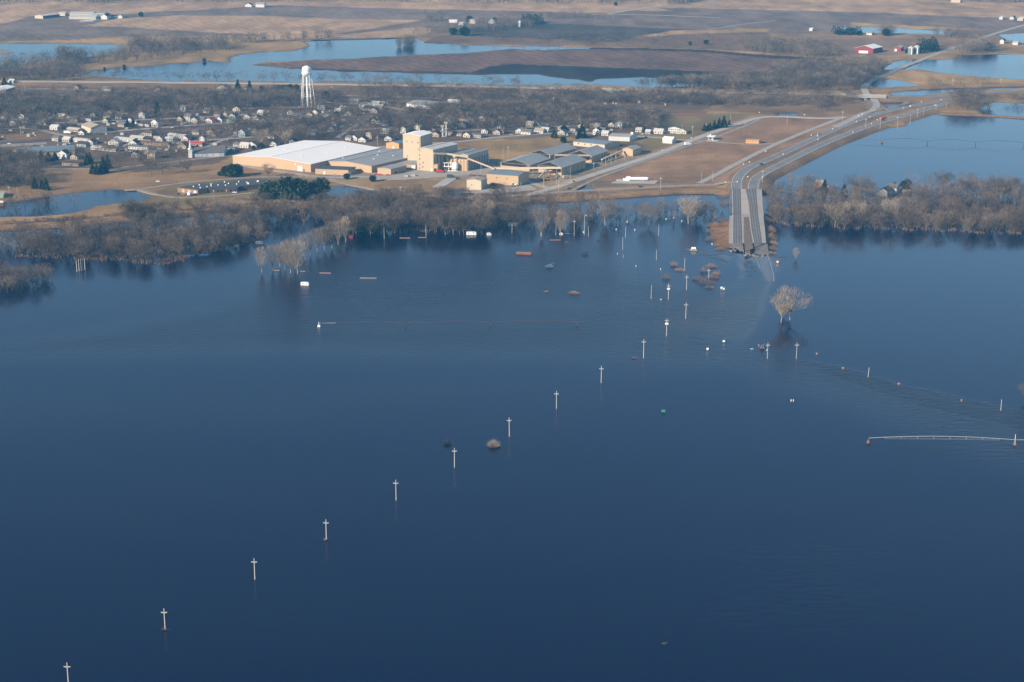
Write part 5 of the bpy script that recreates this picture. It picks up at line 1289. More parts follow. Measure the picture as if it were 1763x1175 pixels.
rt = random.Random(3)
reg = {}
for _, t_ in inst:
    if t_[6]: reg.setdefault(t_[6], []).append(proj(t_[1], t_[2], 0))
def place(t_):
    L = reg[t_[6]]; u, v = proj(t_[1], t_[2], 0)
    if len(L) < 6: return t_[5], t_[6]
    us = sorted(q[0] for q in L); vs_ = sorted(q[1] for q in L); a, c = us[len(us) // 3], us[2 * len(us) // 3]
    w = ('front ' if v > vs_[len(vs_) // 2] else 'back ') + ('left' if u < a else 'right' if u > c else 'centre')
    return t_[5] + ', ' + w, t_[6] + ', ' + w
solo_lab = 0
for size, (kd, x, y, z, h, lab, grp) in inst:
    tm, cm = rt.choice(VAR[kd]); s = h / 15.0
    e = empty('bare_tree', (x, y, z), rt.uniform(0, 6.28)); wd = {'broom': .9, 'cotton': 1.15, 'oak': 1.15, 'wood': 1.1}[kd] * rt.uniform(.9, 1.15); e.scale = (s * wd, s * wd, s)
    if grp: lab, grp = place((kd, x, y, z, h, lab, grp))
    tag(e, lab, 'tree', grp); link('trunk', tm, e); link('crown', cm, e)
print('trees', len(inst), len(rest))
def merge(name, L, lods, m, h_ref=15.0):
    parts = []; tint = []
    for x, y, z, h in L:
        V = rt.choice(lods); a = rt.uniform(0, 6.28); s = h / h_ref; c, sn = math.cos(a) * s, math.sin(a) * s; w = rt.uniform(.95, 1.3)
        U = np.empty_like(V); U[..., 0] = (V[..., 0] * c - V[..., 1] * sn) * w + x; U[..., 1] = (V[..., 0] * sn + V[..., 1] * c) * w + y; U[..., 2] = V[..., 2] * s + z
        parts.append(U); tint.append(np.full(len(U) * 3, rt.uniform(-.42, .50)))
    me = tri_mesh(name, np.concatenate(parts), m); add_attr(me, 'tint', np.concatenate(tint)); return tag(link(name, me), kind='stuff')
near_r = [(x, y, z, h) for _, (kd, x, y, z, h, lab, grp) in rest if lab]
far_r = [(x, y, z, h) for _, (kd, x, y, z, h, lab, grp) in rest if not lab]
barkF = shade_tree('far_bark', (.075, .062, .054), (.185, .145, .11))
merge('river_woodland', near_r, LODW, barkA)
tn = [q for q in far_r if q[1] < 2450]; fr = [q for q in far_r if q[1] >= 2450]
LODF = lod_tris('f', 8, 15, 1.25, 'wood', 200, 3.6)
print('far', len(near_r), len(tn), len(fr))
merge('town_woodland', tn, LODO, barkF); merge('far_woodland', fr, LODF, barkF)

# ------------------------------------------------------------------ conifers
def conifer(seed, H, rw):
    rg_ = random.Random(seed); T = []
    for k in range(520):
        z = H * (.06 + .94 * rg_.random() ** 1.25); rr = rw * (1 - (z / H) ** 1.3) * rg_.uniform(.55, 1.08) + .15; a = rg_.uniform(0, 6.28)
        c = Vector((rr * math.cos(a), rr * math.sin(a), z)); d = Vector((math.cos(a), math.sin(a), rg_.uniform(-.5, .25))).normalized()
        T.append([tuple(p) for p in sliver(c - d * .9, d, rg_.uniform(1.2, 2.2), rg_.uniform(.9, 1.7), rg_)])
    return MB().tube((0, 0, -.6), (0, 0, H * .8), .22, .06, 6).mesh('trunk', trunkM), tri_mesh('crown', T, needle)
CON = [conifer(70 + i, 12, r_) for i, r_ in enumerate((3.0, 3.6, 4.3))]
RND = []
for i in range(2):
    rg_ = random.Random(90 + i); T = []
    for k in range(620):
        d = Vector((rg_.gauss(0, 1), rg_.gauss(0, 1), rg_.gauss(0, 1))).normalized(); r_ = rg_.uniform(.5, 1.2)
        c = Vector((d.x * 4.6 * r_, d.y * 4.6 * r_, 5.2 + d.z * 4.6 * r_)); dd = (d + Vector((rg_.gauss(0, .5), rg_.gauss(0, .5), rg_.gauss(0, .5)))).normalized()
        T.append([tuple(p) for p in sliver(c - dd * .7, dd, 1.8, 1.4, rg_)])
    RND.append((MB().tube((0, 0, -.6), (0, 0, 5), .3, .2, 6).mesh('trunk', trunkM), tri_mesh('crown', T, needle)))
PIN = []
for i in range(3):
    rg_ = random.Random(120 + i); T = []; lobs = [Vector((rg_.uniform(-2.6, 2.6), rg_.uniform(-2.6, 2.6), rg_.uniform(4, 14.2))) for _ in range(11)]
    for k in range(560):
        c = rg_.choice(lobs); d = Vector((rg_.gauss(0, 1), rg_.gauss(0, 1), rg_.gauss(0, .6))).normalized(); T.append([tuple(p) for p in sliver(c + d * rg_.uniform(.3, 1.7), d, rg_.uniform(.8, 1.6), rg_.uniform(.6, 1.2), rg_)])
    PIN.append((MB().tube((0, 0, -.6), (0, 0, 14), .32, .1, 6).mesh('trunk', trunkM), tri_mesh('crown', T, needle)))
CL = """c 160 300 281|c 167 301 283|c 176 300 284|c 182 299 283|c 178 298 271|c 186 290 268|c 71 277 260|c 84 278 262|c 95 276 262|c 150 283 264|c 155 281 263|r 390 304 287|r 400 305 284|r 408 304 284|r 378 303 296|r 597 309 299|r 642 313 302|r 849 326 315|r 460 343 316
p 481 340 306|r 496 343 306|p 508 340 302|r 512 345 309|p 525 338 308|p 537 340 311|r 551 338 308|p 562 334 312|r 470 338 314|p 548 345 322|c 80 328 308|c 72 326 310|c 60 325 306|c 8 150 136|c 220 219 205|c 229 220 206|c 271 200 176|c 98 196 184|c 118 196 188
c 62 198 186|c 410 160 138|c 430 161 140|r 480 158 147|r 490 158 147|r 500 159 146|r 510 158 146|r 452 158 148|r 450 255 246|r 437 258 251|r 970 226 217|c 954 238 222|c 1002 237 214|c 997 240 222|c 795 192 172|c 805 193 176|c 788 190 178|r 762 196 186|r 848 216 200|r 856 214 204|r 572 176 166|r 561 172 158|r 580 203 192
c 1213 226 214|c 1222 224 212|c 1230 222 208|c 1238 221 204|c 1246 220 200|c 1255 216 207|c 1218 225 214|c 1419 330 310|c 1540 330 314|r 1556 324 312|r 1562 321 309|c 1453 335 318|r 622 400 376|r 640 400 372|r 970 246 236|r 243 29 21|r 352 107 101|r 180 120 116|r 214 117 112|c 1561 92 83|r 1060 10 4|r 1700 88 74|r 1525 62 50|r 1480 60 53|r 808 40 28|r 800 62 46|r 780 61 48|r 1188 78 72|r 1216 77 69"""
ci = 0; cons = []
for q in CL.replace('\n', '|').split('|'):
    k, a, b_, c = q.split(); cons.append((k, float(a), float(b_), float(c)))
def cz(a, b_):
    if 450 <= a <= 565 and b_ > 300: return 'in the dark clump beside the low flat roofed building'
    if 1200 < a < 1260: return 'in the dark hedge row beside the concrete road'
    if 150 <= a < 190: return 'at the lawn edge by the long dark roof'
    if 370 < a < 410 and b_ > 280: return 'in the round dark group before the big warehouse'
    if a < 100 and b_ > 300: return 'in the dark corner left of the lawn'
    if a < 100 and b_ > 255: return 'beside the long dark roof'
    if b_ < 130: return 'far out on the plain'
    if a > 1400: return 'among the flooded houses of the right wood'
    if 780 < a < 810: return 'beside the white doored storage building'
    if 940 < a < 1010: return 'behind the open storage sheds'
    if 400 < a < 515: return 'before the far highway left of the water tower' if b_ < 170 else 'behind the big white roof'
    return 'among the town houses' if b_ < 260 else 'beside the plant yard' if b_ < 350 else 'in the flooded middle wood'
byz = {}
for c in cons: byz.setdefault((c[0], cz(c[1], c[2])), []).append(c)
for (k, z_), L in byz.items():
    L.sort(key=lambda q: q[1])
    for i, (k, a, b_, tp) in enumerate(L):
        hh = tall(a, b_, tp, .9); x, y, z = G(a, b_); shp = {'c': 'dark pointed evergreen', 'r': 'dark rounded evergreen', 'p': 'dark open crowned pine'}[k]
        lab = f'{shp} {z_}' + ('' if len(L) == 1 else ', leftmost' if i == 0 else ', rightmost' if i == len(L) - 1 else f', {ORD[min(13, i)]} from left')
        tm, cm = rt.choice({'c': CON, 'r': RND, 'p': PIN}[k]); e = empty('evergreen_tree', (x, y, z), rt.uniform(0, 6)); s = hh / {'c': 12, 'r': 10, 'p': 16}[k]; e.scale = (s * 1.1, s * 1.1, s)
        tag(e, ' '.join(lab.split()[:16]), 'evergreen tree', 'evergreens of the town and plain'); link('trunk', tm, e); link('crown', cm, e)
fi = [t_ for t_ in TREES if t_[0] == 'fir']
T = []
for _, x, y, z, h, _, _ in fi:
    for k in range(60):
        zz = h * rt.random(); rr = h * .3 * (1 - zz / h) + .3; a = rt.uniform(0, 6.28); c = Vector((x + rr * math.cos(a), y + rr * math.sin(a), z + zz)); T.append([tuple(p) for p in sliver(c, Vector((math.cos(a), math.sin(a), .3)), 2.2, 1.8, rt)])
tag(link('far_evergreens', tri_mesh('far_evergreens', T, needle)), kind='stuff')

# ------------------------------------------------------------------ bushes standing in the flood
reedM = shade_tree('reed_brush', (.17, .10, .065), (.33, .21, .135)); darkB = shade_tree('dark_brush', (.05, .04, .035), (.10, .075, .06)); greyB = shade_tree('grey_brush', (.24, .20, .165), (.36, .31, .25))
def bush(name, label, px, py, w, h, m, n=420, cat='bush', group=None):
    x, y = P(px, py); rg_ = random.Random(int(px * 7 + py)); T = []
    for k in range(n):
        a = rg_.uniform(0, 6.28); q = rg_.random() ** .5; c = Vector((q * w * .5 * math.cos(a), q * w * .42 * math.sin(a), h * .7 * (1 - q * q) * rg_.random()))
        d = Vector((math.cos(a) * q * 1.1 + rg_.gauss(0, .45), math.sin(a) * q * 1.1 + rg_.gauss(0, .45), .8)).normalized(); T.append([tuple(p) for p in sliver(c, d, rg_.uniform(.3, .7) * h, rg_.uniform(.07, .15), rg_)])
    o = link(name, tri_mesh(name, T, m)); o.location = (x, y, -.05); return tag(o, label, cat, group)
bush('bush', 'pale round bare bush standing in the open flood below the pole row', 850, 769, 5.6, 4.8, greyB, 650)
bush('bush', 'small dark brush tangle left of the pale round bush', 770, 765, 3.4, 3.4, darkB, 300)
for i, (a, b_, w, h, lab) in enumerate(((1216, 488, 13, 4.6, 'largest brown brush mound in the flood near the broken road'), (1202, 482, 9, 3.8, 'brown brush mound at the left of the largest one'), (1234, 473, 6, 4.2, 'brown brush behind the largest mound, toward the road'), (1221, 496, 6, 3, 'low brown brush in front of the largest mound'), (1228, 479, 8, 4.4, 'brown brush joined to the right of the largest mound'),
    (1147, 480, 5.5, 5.2, 'upright reddish bush beside a pole, lower left of two'), (1160, 458, 4, 5, 'thin upright bush beyond the reddish one'), (1170, 466, 9, 2.2, 'low flat brush line between thin bushes'), (1212, 468, 5, 6, 'thin grey bush above the brown mounds'), (1225, 460, 8, 3.6, 'thin brown bush nearest the causeway'),
    (988, 506, 8.5, 2.4, 'low brown drift mound in the mid flood'), (940, 503, 3.5, 1.2, 'tiny brown drift mound left of the larger one'), (1007, 439, 6, 3.4, 'dark brush snag beyond the brown container'), (1091, 617, 3, 1.2, 'tiny brush tip beside a power pole'), (976, 418, 3, 1.2, 'small reddish drift heap before the willows'), (1030, 415, 3.5, 1.2, 'small dark drift heap right of the willows'))):
    bush('brush_mound', lab, a, b_, w, h, darkB if 'dark' in lab else greyB if 'grey' in lab else reedM, 380 if w > 6 else 200, 'brush')
for i, (a, b_, w, h) in enumerate([(1232, 392, 9, 6), (1226, 400, 10, 5), (1240, 404, 10, 5), (1232, 412, 11, 5), (1222, 415, 8, 4), (1246, 418, 9, 4), (1246, 392, 8, 5), (1243, 382, 6, 5), (1252, 400, 6, 3), (1236, 424, 8, 3), (1248, 352, 8, 5), (1243, 340, 9, 5), (1237, 334, 7, 4), (1324, 382, 6, 5), (1325, 395, 6, 4), (1327, 408, 6, 4), (1328, 420, 5, 3), (1321, 372, 6, 5), (1320, 335, 6, 5), (1316, 325, 6, 4), (1330, 430, 6, 4), (1332, 438, 5, 3), (1329, 412, 6, 6), (1331, 422, 6, 5), (1328, 400, 6, 6), (1240, 430, 8, 3), (1248, 408, 8, 4), (1228, 390, 10, 6)]):
    bush('bank_brush', 'tan dead brush on the bank beside the highway bridge, {}'.format('left bank' if a < 1290 else 'right bank'), a, b_, w, h, reedM, 260, 'brush', 'dead brush on the bridge banks, ' + ('left' if a < 1290 else 'right'))
rr_ = random.Random(77); uT = []
for poly, n_, hh in ((WOODR[:8] + [(1322, 360)], 700, 3.0), (WOODL, 700, 3.0), ([(600, 400), (860, 398), (860, 352), (600, 356)], 500, 3), ([(600, 345), (860, 348), (1060, 338), (1060, 330), (860, 341), (600, 340)], 260, 2), ([(0, 392), (330, 368), (450, 356), (450, 350), (330, 360), (0, 384)], 300, 2), ([(640, 168), (1030, 178), (1300, 184), (1300, 166), (1030, 163), (640, 157)], 500, 3.5), ([(760, 70), (1330, 90), (1320, 62), (1100, 66), (880, 60)], 250, 2.5)):
    w_ = W(poly); xs = [p[0] for p in w_]; ys = [p[1] for p in w_]; c_ = 0
    while c_ < n_:
        x, y = rr_.uniform(min(xs), max(xs)), rr_.uniform(min(ys), max(ys))
        if not inside(np.array([x]), np.array([y]), w_)[0]: continue
        c_ += 1; z = max(ground_z(x, y), 0)
        for k in range(22):
            d = Vector((rr_.gauss(0, .4), rr_.gauss(0, .4), 1)).normalized(); p = Vector((x + rr_.gauss(0, 1.6), y + rr_.gauss(0, 1.6), z)); uT.append([tuple(q) for q in sliver(p, d, hh * rr_.uniform(.4, 1.1), .4, rr_)])
tag(link('undergrowth', tri_mesh('undergrowth', uT, barkC)), kind='stuff')

# ------------------------------------------------------------------ power poles
def pole(label, px, py, top, arm=True, gear=None, tuft=False, lean=0.0, rad=.25, name='power_pole', cat='power pole', group=None, land=False, m=wood):
    x, y = P(px, py, .9 if land else 0); z = ground_z(x, y) if land else 0; h = tall(px, py, top, z)
    e = empty(name, (x, y, z)); e.rotation_euler = (0, lean, 0); tag(e, label, cat, group)
    MB().tube((0, 0, -2.5), (0, 0, h), rad, rad * .66, 7).build('shaft', m, e)
    if arm:
        zz = h - 1.9; a_ = MB().box(-1.35, -.28, zz - .1, 1.35, -.08, zz + .14).build('crossarm', m, e)
        for xx in (-1.25, -.55, .6, 1.25): MB().rings([(.07, zz + .14), (.1, zz + .25), (.06, zz + .42)], 6, xx, -.18).build('insulator', white_p, a_)
        MB().tube((-.9, -.1, zz), (0, -.1, zz - .8), .035, .035, 4).build('arm_brace', steel, e); MB().tube((.9, -.1, zz), (0, -.1, zz - .8), .035, .035, 4).build('arm_brace', steel, e)
    if gear == 'transformer':
        for xx in (-.75, .0, .75): MB().rings([(.32, h - 4.6), (.36, h - 4.4), (.36, h - 3.4), (.15, h - 3.2)], 10, xx, -.45).build('transformer', white_p, e)
    if gear == 'lamp': MB().box(0, -.1, h - .2, 1.6, .1, h + .05).build('lamp_arm', steel, e); MB().box(1.2, -.25, h - .35, 2.0, .25, h - .1).build('lamp_head', white_p, e)
    if gear == 'low': MB().rings([(.3, h * .5), (.3, h * .5 + .9)], 10, -.45, -.3).build('meter_can', white_p, e)
    if tuft: 
        T = [[tuple(p) for p in sliver(Vector((rt.gauss(0, .55), rt.gauss(0, .5), 0)), Vector((rt.gauss(0, .5), rt.gauss(0, .5), 1)).normalized(), rt.uniform(.5, 1.3), .16, rt)] for _ in range(110)]
        o = link('drift_tangle', tri_mesh('drift_tangle', T, reedM)); o.location = (x - .3, y, 0); tag(o, 'drift weeds caught on the foot of a pole: ' + ' '.join(label.split()[:6]), 'weeds', 'drift weeds caught on poles')
    return e
gP = 'crossarm power poles crossing the flood in a long row'
MAIN = [(118, 1179, 1141, 'lowest, cut by the bottom edge'), (284.5, 1085, 1048, 'second from the bottom, weeds at its foot'), (439, 998, 961.5, 'third from the bottom'), (562, 930, 894.5, 'fourth from the bottom, weeds at its foot'), (682, 861.5, 826.5, 'fifth from the bottom'), (782.5, 805, 771.5, 'below the pale bush'),
        (877, 752, 719, 'beside the pale round bush'), (958, 704, 673.5, 'eighth from the bottom'), (1035, 659.5, 630.5, 'ninth from the bottom'), (1108, 617, 584.5, 'tenth from the bottom'), (1147.5, 579, 548, 'carrying white transformers'), (1180.5, 549, 521, 'nearest the brown mounds'),
        (1182, 499, 473.5, 'just left of the brown mounds'), (1150.5, 516, 488.5, 'between transformer pole and mounds')]
for a, b_, c, t_ in MAIN: pole(f'grey power pole with a crossarm, {t_}', a, b_, c, True, 'transformer' if 'transf' in t_ else None, 'weeds' in t_, group=gP, lean=rt.uniform(-.012, .012))
OTH = [(1321, 618, 590, 1, 'low', 'power pole with a white can beside the stop sign'), (1371, 618, 590, 1, None, 'short armed power pole right of the stop sign'), (1494.5, 650, 633, 0, None, 'bare leaning post between the orange road signs'), (1723, 707, 688, 0, None, 'bare post at the right end of the drowned road'),
       (1121, 515, 491, 0, None, 'plain pole left of the armed pole'), (1130, 448, 430, 0, None, 'plain thin pole in the middle flood below the left trees'), (1178.5, 464, 444, 0, None, 'plain pole behind the thin bushes'), (1220, 480, 462, 1, None, 'short armed pole rising from the brown mounds'), (1134, 406, 387, 0, None, 'plain pole near the low trees'),
       (1072, 430, 409, 0, None, 'plain pole right of the dark snag'), (1077, 409, 390, 0, None, 'plain pole behind the one by the dark snag'), (1081, 384, 368, 0, None, 'plain pole before the open water gap'), (1073, 444, 439, 0, None, 'short brown post tip in the middle flood'), (1006, 405, 371, 0, 'lamp', 'tall lamp pole beside a white box in the flood'),
       (988.5, 407, 378, 1, None, 'armed pole left of the tall lamp pole'), (1013, 407, 390, 0, None, 'short plain pole right of the tall lamp pole'), (957, 405, 382, 0, None, 'plain pole between the two fan willows'), (931, 406, 384, 0, None, 'plain pole before the left fan willow'), (881.5, 402, 386, 0, None, 'thin pole before the white camper under trees'), (733.5, 408, 389, 0, None, 'thin white pole right of the driftwood in the middle wood'),
       (661.5, 412, 392, 0, None, 'thin white pole standing before the evergreen in the middle wood'), (524.5, 432, 416, 0, None, 'thin white pole within the pale trees'), (584, 410, 394, 0, None, 'thin pale pole behind the slender trees'), (806.5, 400, 389, 0, None, 'thin pole behind the white trailer')]
for a, b_, c, ar, ge, lab in OTH: pole(lab, a, b_, c, bool(ar), ge, name='power_pole' if ar else 'wooden_pole', cat='pole', rad=.2, lean=.05 if 'leaning' in lab else 0)
for i, (a, b_, c) in enumerate([(132.5, 468, 448), (136.5, 467, 447), (140, 466.5, 446.5), (143, 466, 446), (146.5, 465, 445)]): pole('pale post in the close row of five in the flood at the left, ' + ['leftmost', 'second', 'middle', 'fourth', 'rightmost'][i], a, b_, c, False, name='wooden_post', cat='post', group='close row of five posts', rad=.3)
LP = [(597.5, 344, 322), (505, 347, 326), (962, 329, 296), (958, 317, 290), (981.5, 312, 287), (1022, 292, 279), (1042.5, 287, 269), (1052, 283, 263), (1060.5, 279, 258), (1075, 275, 266), (936, 322, 300), (866, 272, 256), (875, 272, 251), (908, 296, 283), (953, 181, 167), (571, 160, 148), (634, 172, 165), (647, 172, 160), (651, 172, 159), (650, 252, 234), (1355, 216, 198), (1208, 312, 295), (1227, 312, 295), (1137, 330, 308), (100, 236, 226), (100, 248, 236),
      (80, 219, 208), (36, 234, 217), (42, 152, 142), (30, 335, 322), (16, 334, 320), (405, 213, 190), (416, 205, 192), (387, 200, 184), (442, 208, 192), (463, 206, 196), (408, 224, 212), (400, 222, 214), (320, 230, 220), (403, 158, 142), (420, 158, 146), (1192, 232, 216), (1174, 226, 214), (1216, 222, 212), (1238, 218, 206), (1450, 212, 192), (1258, 206, 196), (1487, 140, 125), (1500, 136, 121), (848, 226, 209), (795, 302, 294), (690, 336, 320), (1490, 223, 207), (1567, 212, 194), (1579, 203, 187), (1590, 199, 185), (1611, 192, 181), (1629, 188, 176), (1640, 150, 138), (1687, 150, 140), (1723, 146, 136), (1515, 223, 202), (1545, 221, 202), (1312.5, 318, 296), (1555, 192, 186), (1085, 318, 309), (895, 345, 332)]
LP.sort()
for i, (a, b_, c) in enumerate(LP):
    pl = 'beside the plant road' if 900 < a < 1100 and b_ > 240 else 'in town' if b_ > 150 and a < 1000 else 'along the divided highway' if a > 1300 else 'in the dead grass lot' if b_ > 190 else 'on the far plain'
    pole(f'thin grey utility pole {pl}, {int(c)}'.rsplit(',', 1)[0], a, b_, c, i % 2 == 0, None, name='utility_pole', cat='utility pole', group='thin utility poles ' + pl, land=True, rad=.16)

# ------------------------------------------------------------------ irrigation booms standing in the flood
def pivot(label, pts, m, spans, arch=1.5, zc=3.2, truss=True, head=True):
    """pts: two ends in the photograph (foot of first, foot of last)"""
    A = Vector((*P(*pts[0]), 0)); B_ = Vector((*P(*pts[1]), 0)); e = empty('irrigation_boom', A); tag(e, label, 'irrigation boom'); D = B_ - A; d = D.normalized(); s = Vector((-d.y, d.x, 0)); L = D.length
    ks = spans; last = 0.0
    for k in ks:
        a0, a1 = last * L, k * L; n = 9; pr = None; mb = MB(); tr = MB()
        for i in range(n + 1):
            q = i / n; p = d * (a0 + (a1 - a0) * q) + Vector((0, 0, zc + arch * 4 * q * (1 - q)))
            if pr is not None: mb.tube(pr, p, .15, .15, 6)
            if truss and 0 < i < n:
                lo = d * (a0 + (a1 - a0) * q) + Vector((0, 0, zc - .2 + (arch - 1.4) * 4 * q * (1 - q)))
                tr.tube(p, lo + s * .7, .05, .05, 4); tr.tube(p, lo - s * .7, .05, .05, 4)
                if i < n - 1:
                    q2 = (i + 1) / n; lo2 = d * (a0 + (a1 - a0) * q2) + Vector((0, 0, zc - .2 + (arch - 1.4) * 4 * q2 * (1 - q2))); tr.tube(lo + s * .7, lo2 + s * .7, .035, .035, 4); tr.tube(lo - s * .7, lo2 - s * .7, .035, .035, 4)
            pr = p
        mb.build('pipe_span', m, e); 
        if truss: tr.build('truss', m, e)
        if k < 1.0 or head:
            p = d * a1; tw = MB()
            for sx in (-1, 1):
                for sy in (-1, 1): tw.tube((p.x + d.x * sx * .4 + s.x * sy * 1.9, p.y + d.y * sx * .4 + s.y * sy * 1.9, -.8), (p.x, p.y, zc), .1, .08, 4)
            tw.build('tower_frame', m, e)
        last = k
    return e, d, L
pm = mat('red_oxide_pipe', (.09, .045, .05), .8, .15, .4); pw = mat('galvanised_pipe', (.33, .37, .35), .6, .1, .4); pg_ = mat('dark_pipe', (.035, .04, .045), .6, .1, .4)
e, d, L = pivot('long thin red irrigation boom with drowned towers in the middle flood', [(549, 563), (993, 560)], pm, [.335, .665, 1.0], 1.0, 2.6, False)
MB().tube((0, 0, -1), (0, 0, 3.6), .22, .15, 8).build('pivot_post', white_p, e); MB().box(-.9, -.7, -.5, .9, .7, 1.3).build('pivot_base', white_p, e); MB().tube((0, 0, 2.7), (d.x * 12, d.y * 12, 2.7), .14, .14, 6).build('white_pipe_end', steel, e)
p = d * L; MB().tube((p.x, p.y, 2.6), (p.x + d.x * 7, p.y + d.y * 7, 2.4), .12, .08, 6).build('end_pipe', pm, e)
e, d, L = pivot('pale green irrigation boom with hanging truss braces at the lower right', [(1495, 763), (1747, 766)], pw, [1.0], 1.6, 3.0)
p = d * L; MB().tube((p.x, p.y, 2), (p.x, p.y, 6.4), .12, .1, 6).build('mast', white_p, e); MB().tube((p.x, p.y, 3.0), (p.x + d.x * 28, p.y + d.y * 28, 3.2), .13, .13, 6).build('pipe_span', pw, e)
MB().rings([(1.1, -.4), (1.0, .5), (.3, 2.2)], 8).build('tower_base', rust, e); MB().rings([(1.1, -.4), (1.0, .5), (.3, 2.0)], 8, p.x, p.y).build('tower_base', rust, e)
e, d, L = pivot('dark irrigation boom mirrored in the calm upper right water', [(1519, 246.5), (1763, 252)], pg_, [.32, .66, 1.0], 2.4, 3.2, False)
MB().tube((0, 0, 3.2), (-30, 4, 3.0), .14, .1, 6).build('end_pipe', pg_, e); MB().box(-1, -1, -.5, 1, 1, 1.6).build('tower_base', rust, e)

# ------------------------------------------------------------------ floating and half sunk things
def drop(name, label, cat, px, py, rz=0.0, z=0.0, group=None): x, y = P(px, py, z); return tag(empty(name, (x, y, z), rz), label, cat, group)
def camper(label, px, py, L, w, h, rz, m=white_p):
    e = drop('camper_trailer', label, 'camper', px, py, rz)
    mb = MB(); y0, y1 = -w / 2, w / 2
    prof = [(-L / 2, -.5), (L / 2, -.5), (L / 2 + .1, h * .45), (L / 2 - .35, h * .95), (L / 2 - .9, h), (-L / 2 + .6, h), (-L / 2 + .1, h * .9), (-L / 2, h * .5)]
    n = len(prof); mb.v = [(x, y0, z) for x, z in prof] + [(x, y1, z) for x, z in prof]; mb.f = [tuple(range(n)), tuple(reversed(range(n, 2 * n)))] + [((i + 1) % n, i, n + i, n + (i + 1) % n) for i in range(n)]
    mb.build('body', m, e)
    for u in (-.25, .22): MB().box(L * u - .5, y0 - .03, h * .42, L * u + .5, y0 + .05, h * .72).build('window', glass, e)
    MB().box(-.3, -.35, h - .02, .5, .35, h + .28).build('roof_vent', m, e); return e
camper('white camper trailer floating alone near the pale tree clump', 525, 491, 6.2, 2.4, 2.2, -.12)
camper('white trailer with a dark window at the edge of the middle wood', 811.5, 404, 8.6, 2.6, 2.6, 0)
camper('white rounded trailer under the bare trees of the middle wood', 883, 389, 7, 2.6, 2.6, -.3)
camper('white half sunk trailer nose beside the white trailer', 842, 405, 3.6, 2.2, 1.8, .2); camper('small white box at the foot of the right fan willow', 966, 404, 3.0, 1.8, 1.3, 0)
camper('grey-white camper drifting by the left wood corner', 446, 420, 5.5, 2.4, 2.0, .35, mat('dull_white', (.42, .46, .48), .6)); camper('small yellow-white shed roof at the left wood corner', 407, 425, 3.6, 3, 1.8, 0, mat('old_cream', (.42, .42, .30), .8))
e = drop('storage_container', 'long rusty brown container floating before the white camper', 'container', 902, 438, -.16)
MB().box(-6.4, -1.5, -.6, 6.4, 1.5, 1.5).build('body', rust, e); MB().box(-6.3, -1.4, 1.503, 6.3, 1.4, 1.62).build('roof', mat('red_rust_roof', (.32, .15, .10), .8, .2, .4), e); MB().box(6.403, -1.4, -.5, 6.5, 1.4, 1.4).build('end_door', dark_w, e)
for k in range(9): MB().box(-5.8 + k * 1.4, -1.56, -.5, -5.6 + k * 1.4, -1.503, 1.4).build('wall_rib', rust, e)
def log(label, px, py, L, r, rz, m):
    e = drop('drift_log', label, 'log', px, py, rz); MB().tube((-L / 2, 0, .15), (L / 2, 0, .22), r, r * .8, 8).build('log', m, e); MB().tube((-L / 2, -.5, 0), (-L / 2 + .2, .6, .1), r * .7, r * .5, 6).build('stub', m, e)
lw = mat('drift_wood', (.34, .22, .16), .9, .2, .4); gw = mat('grey_driftwood', (.42, .40, .36), .9, .2, .4)
for a, b_, L, r, rz, m, lab in ((560, 471, 9, .42, -.05, lw, 'pink-brown drift log right of the flooded clump'), (519, 468, 6, .35, -.05, lw, 'drift log at the foot of the flooded clump'), (476, 466.5, 5, .4, 0, lw, 'short drift log under the left trees of the clump'), (634, 479.5, 13, .25, -.05, gw, 'thin grey floating pole in the middle flood'), (697, 410.5, 9, .35, 0, lw, 'reddish floating beam before the middle wood, left one'), (727, 409.5, 7, .3, 0, lw, 'reddish floating beam before the middle wood, right one'), (956, 414, 9.5, .3, 0, lw, 'reddish floating beam before the fan willows'), (980, 402.5, 8, .15, 0, gw, 'thin white rail beside the small white box')): log(lab, a, b_, L, r, rz, m)
e = drop('flooded_shed', 'small crimson shed standing in the flood beside the slender trees', 'shed', 604, 410, .1); MB().box(-1.7, -1.4, -1, 1.7, 1.4, 2.4).build('wall', mat('crimson_wall', (.24, .03, .045), .7), e); MB().box(-2, -1.7, 2.403, 2, 1.7, 2.6).build('roof', dark_r, e)
def fish_wreck(label, a, b_, w):
    e = drop('sunken_wreck', label, 'wreck', a, b_, .1); MB().box(-w / 2, -1.2, -.6, w / 2, 1.2, 1.0).build('body', mat('slate_paint', (.10, .13, .17), .5), e); MB().box(-w / 4, -.9, 1.0, w / 3, .9, 2.1).build('cab', mat('slate_paint', (.1, .1, .1)), e); MB().tube((-w / 3, 0, 1.2), (w / 2 + 1, .4, 3.2), .1, .06, 5).build('bent_rod', steel, e)
fish_wreck('dark blue half sunk vehicle below the brown container', 946, 460, 6.5); fish_wreck('tiny dark wreck beside the stop sign', 1312, 600, 2.6)
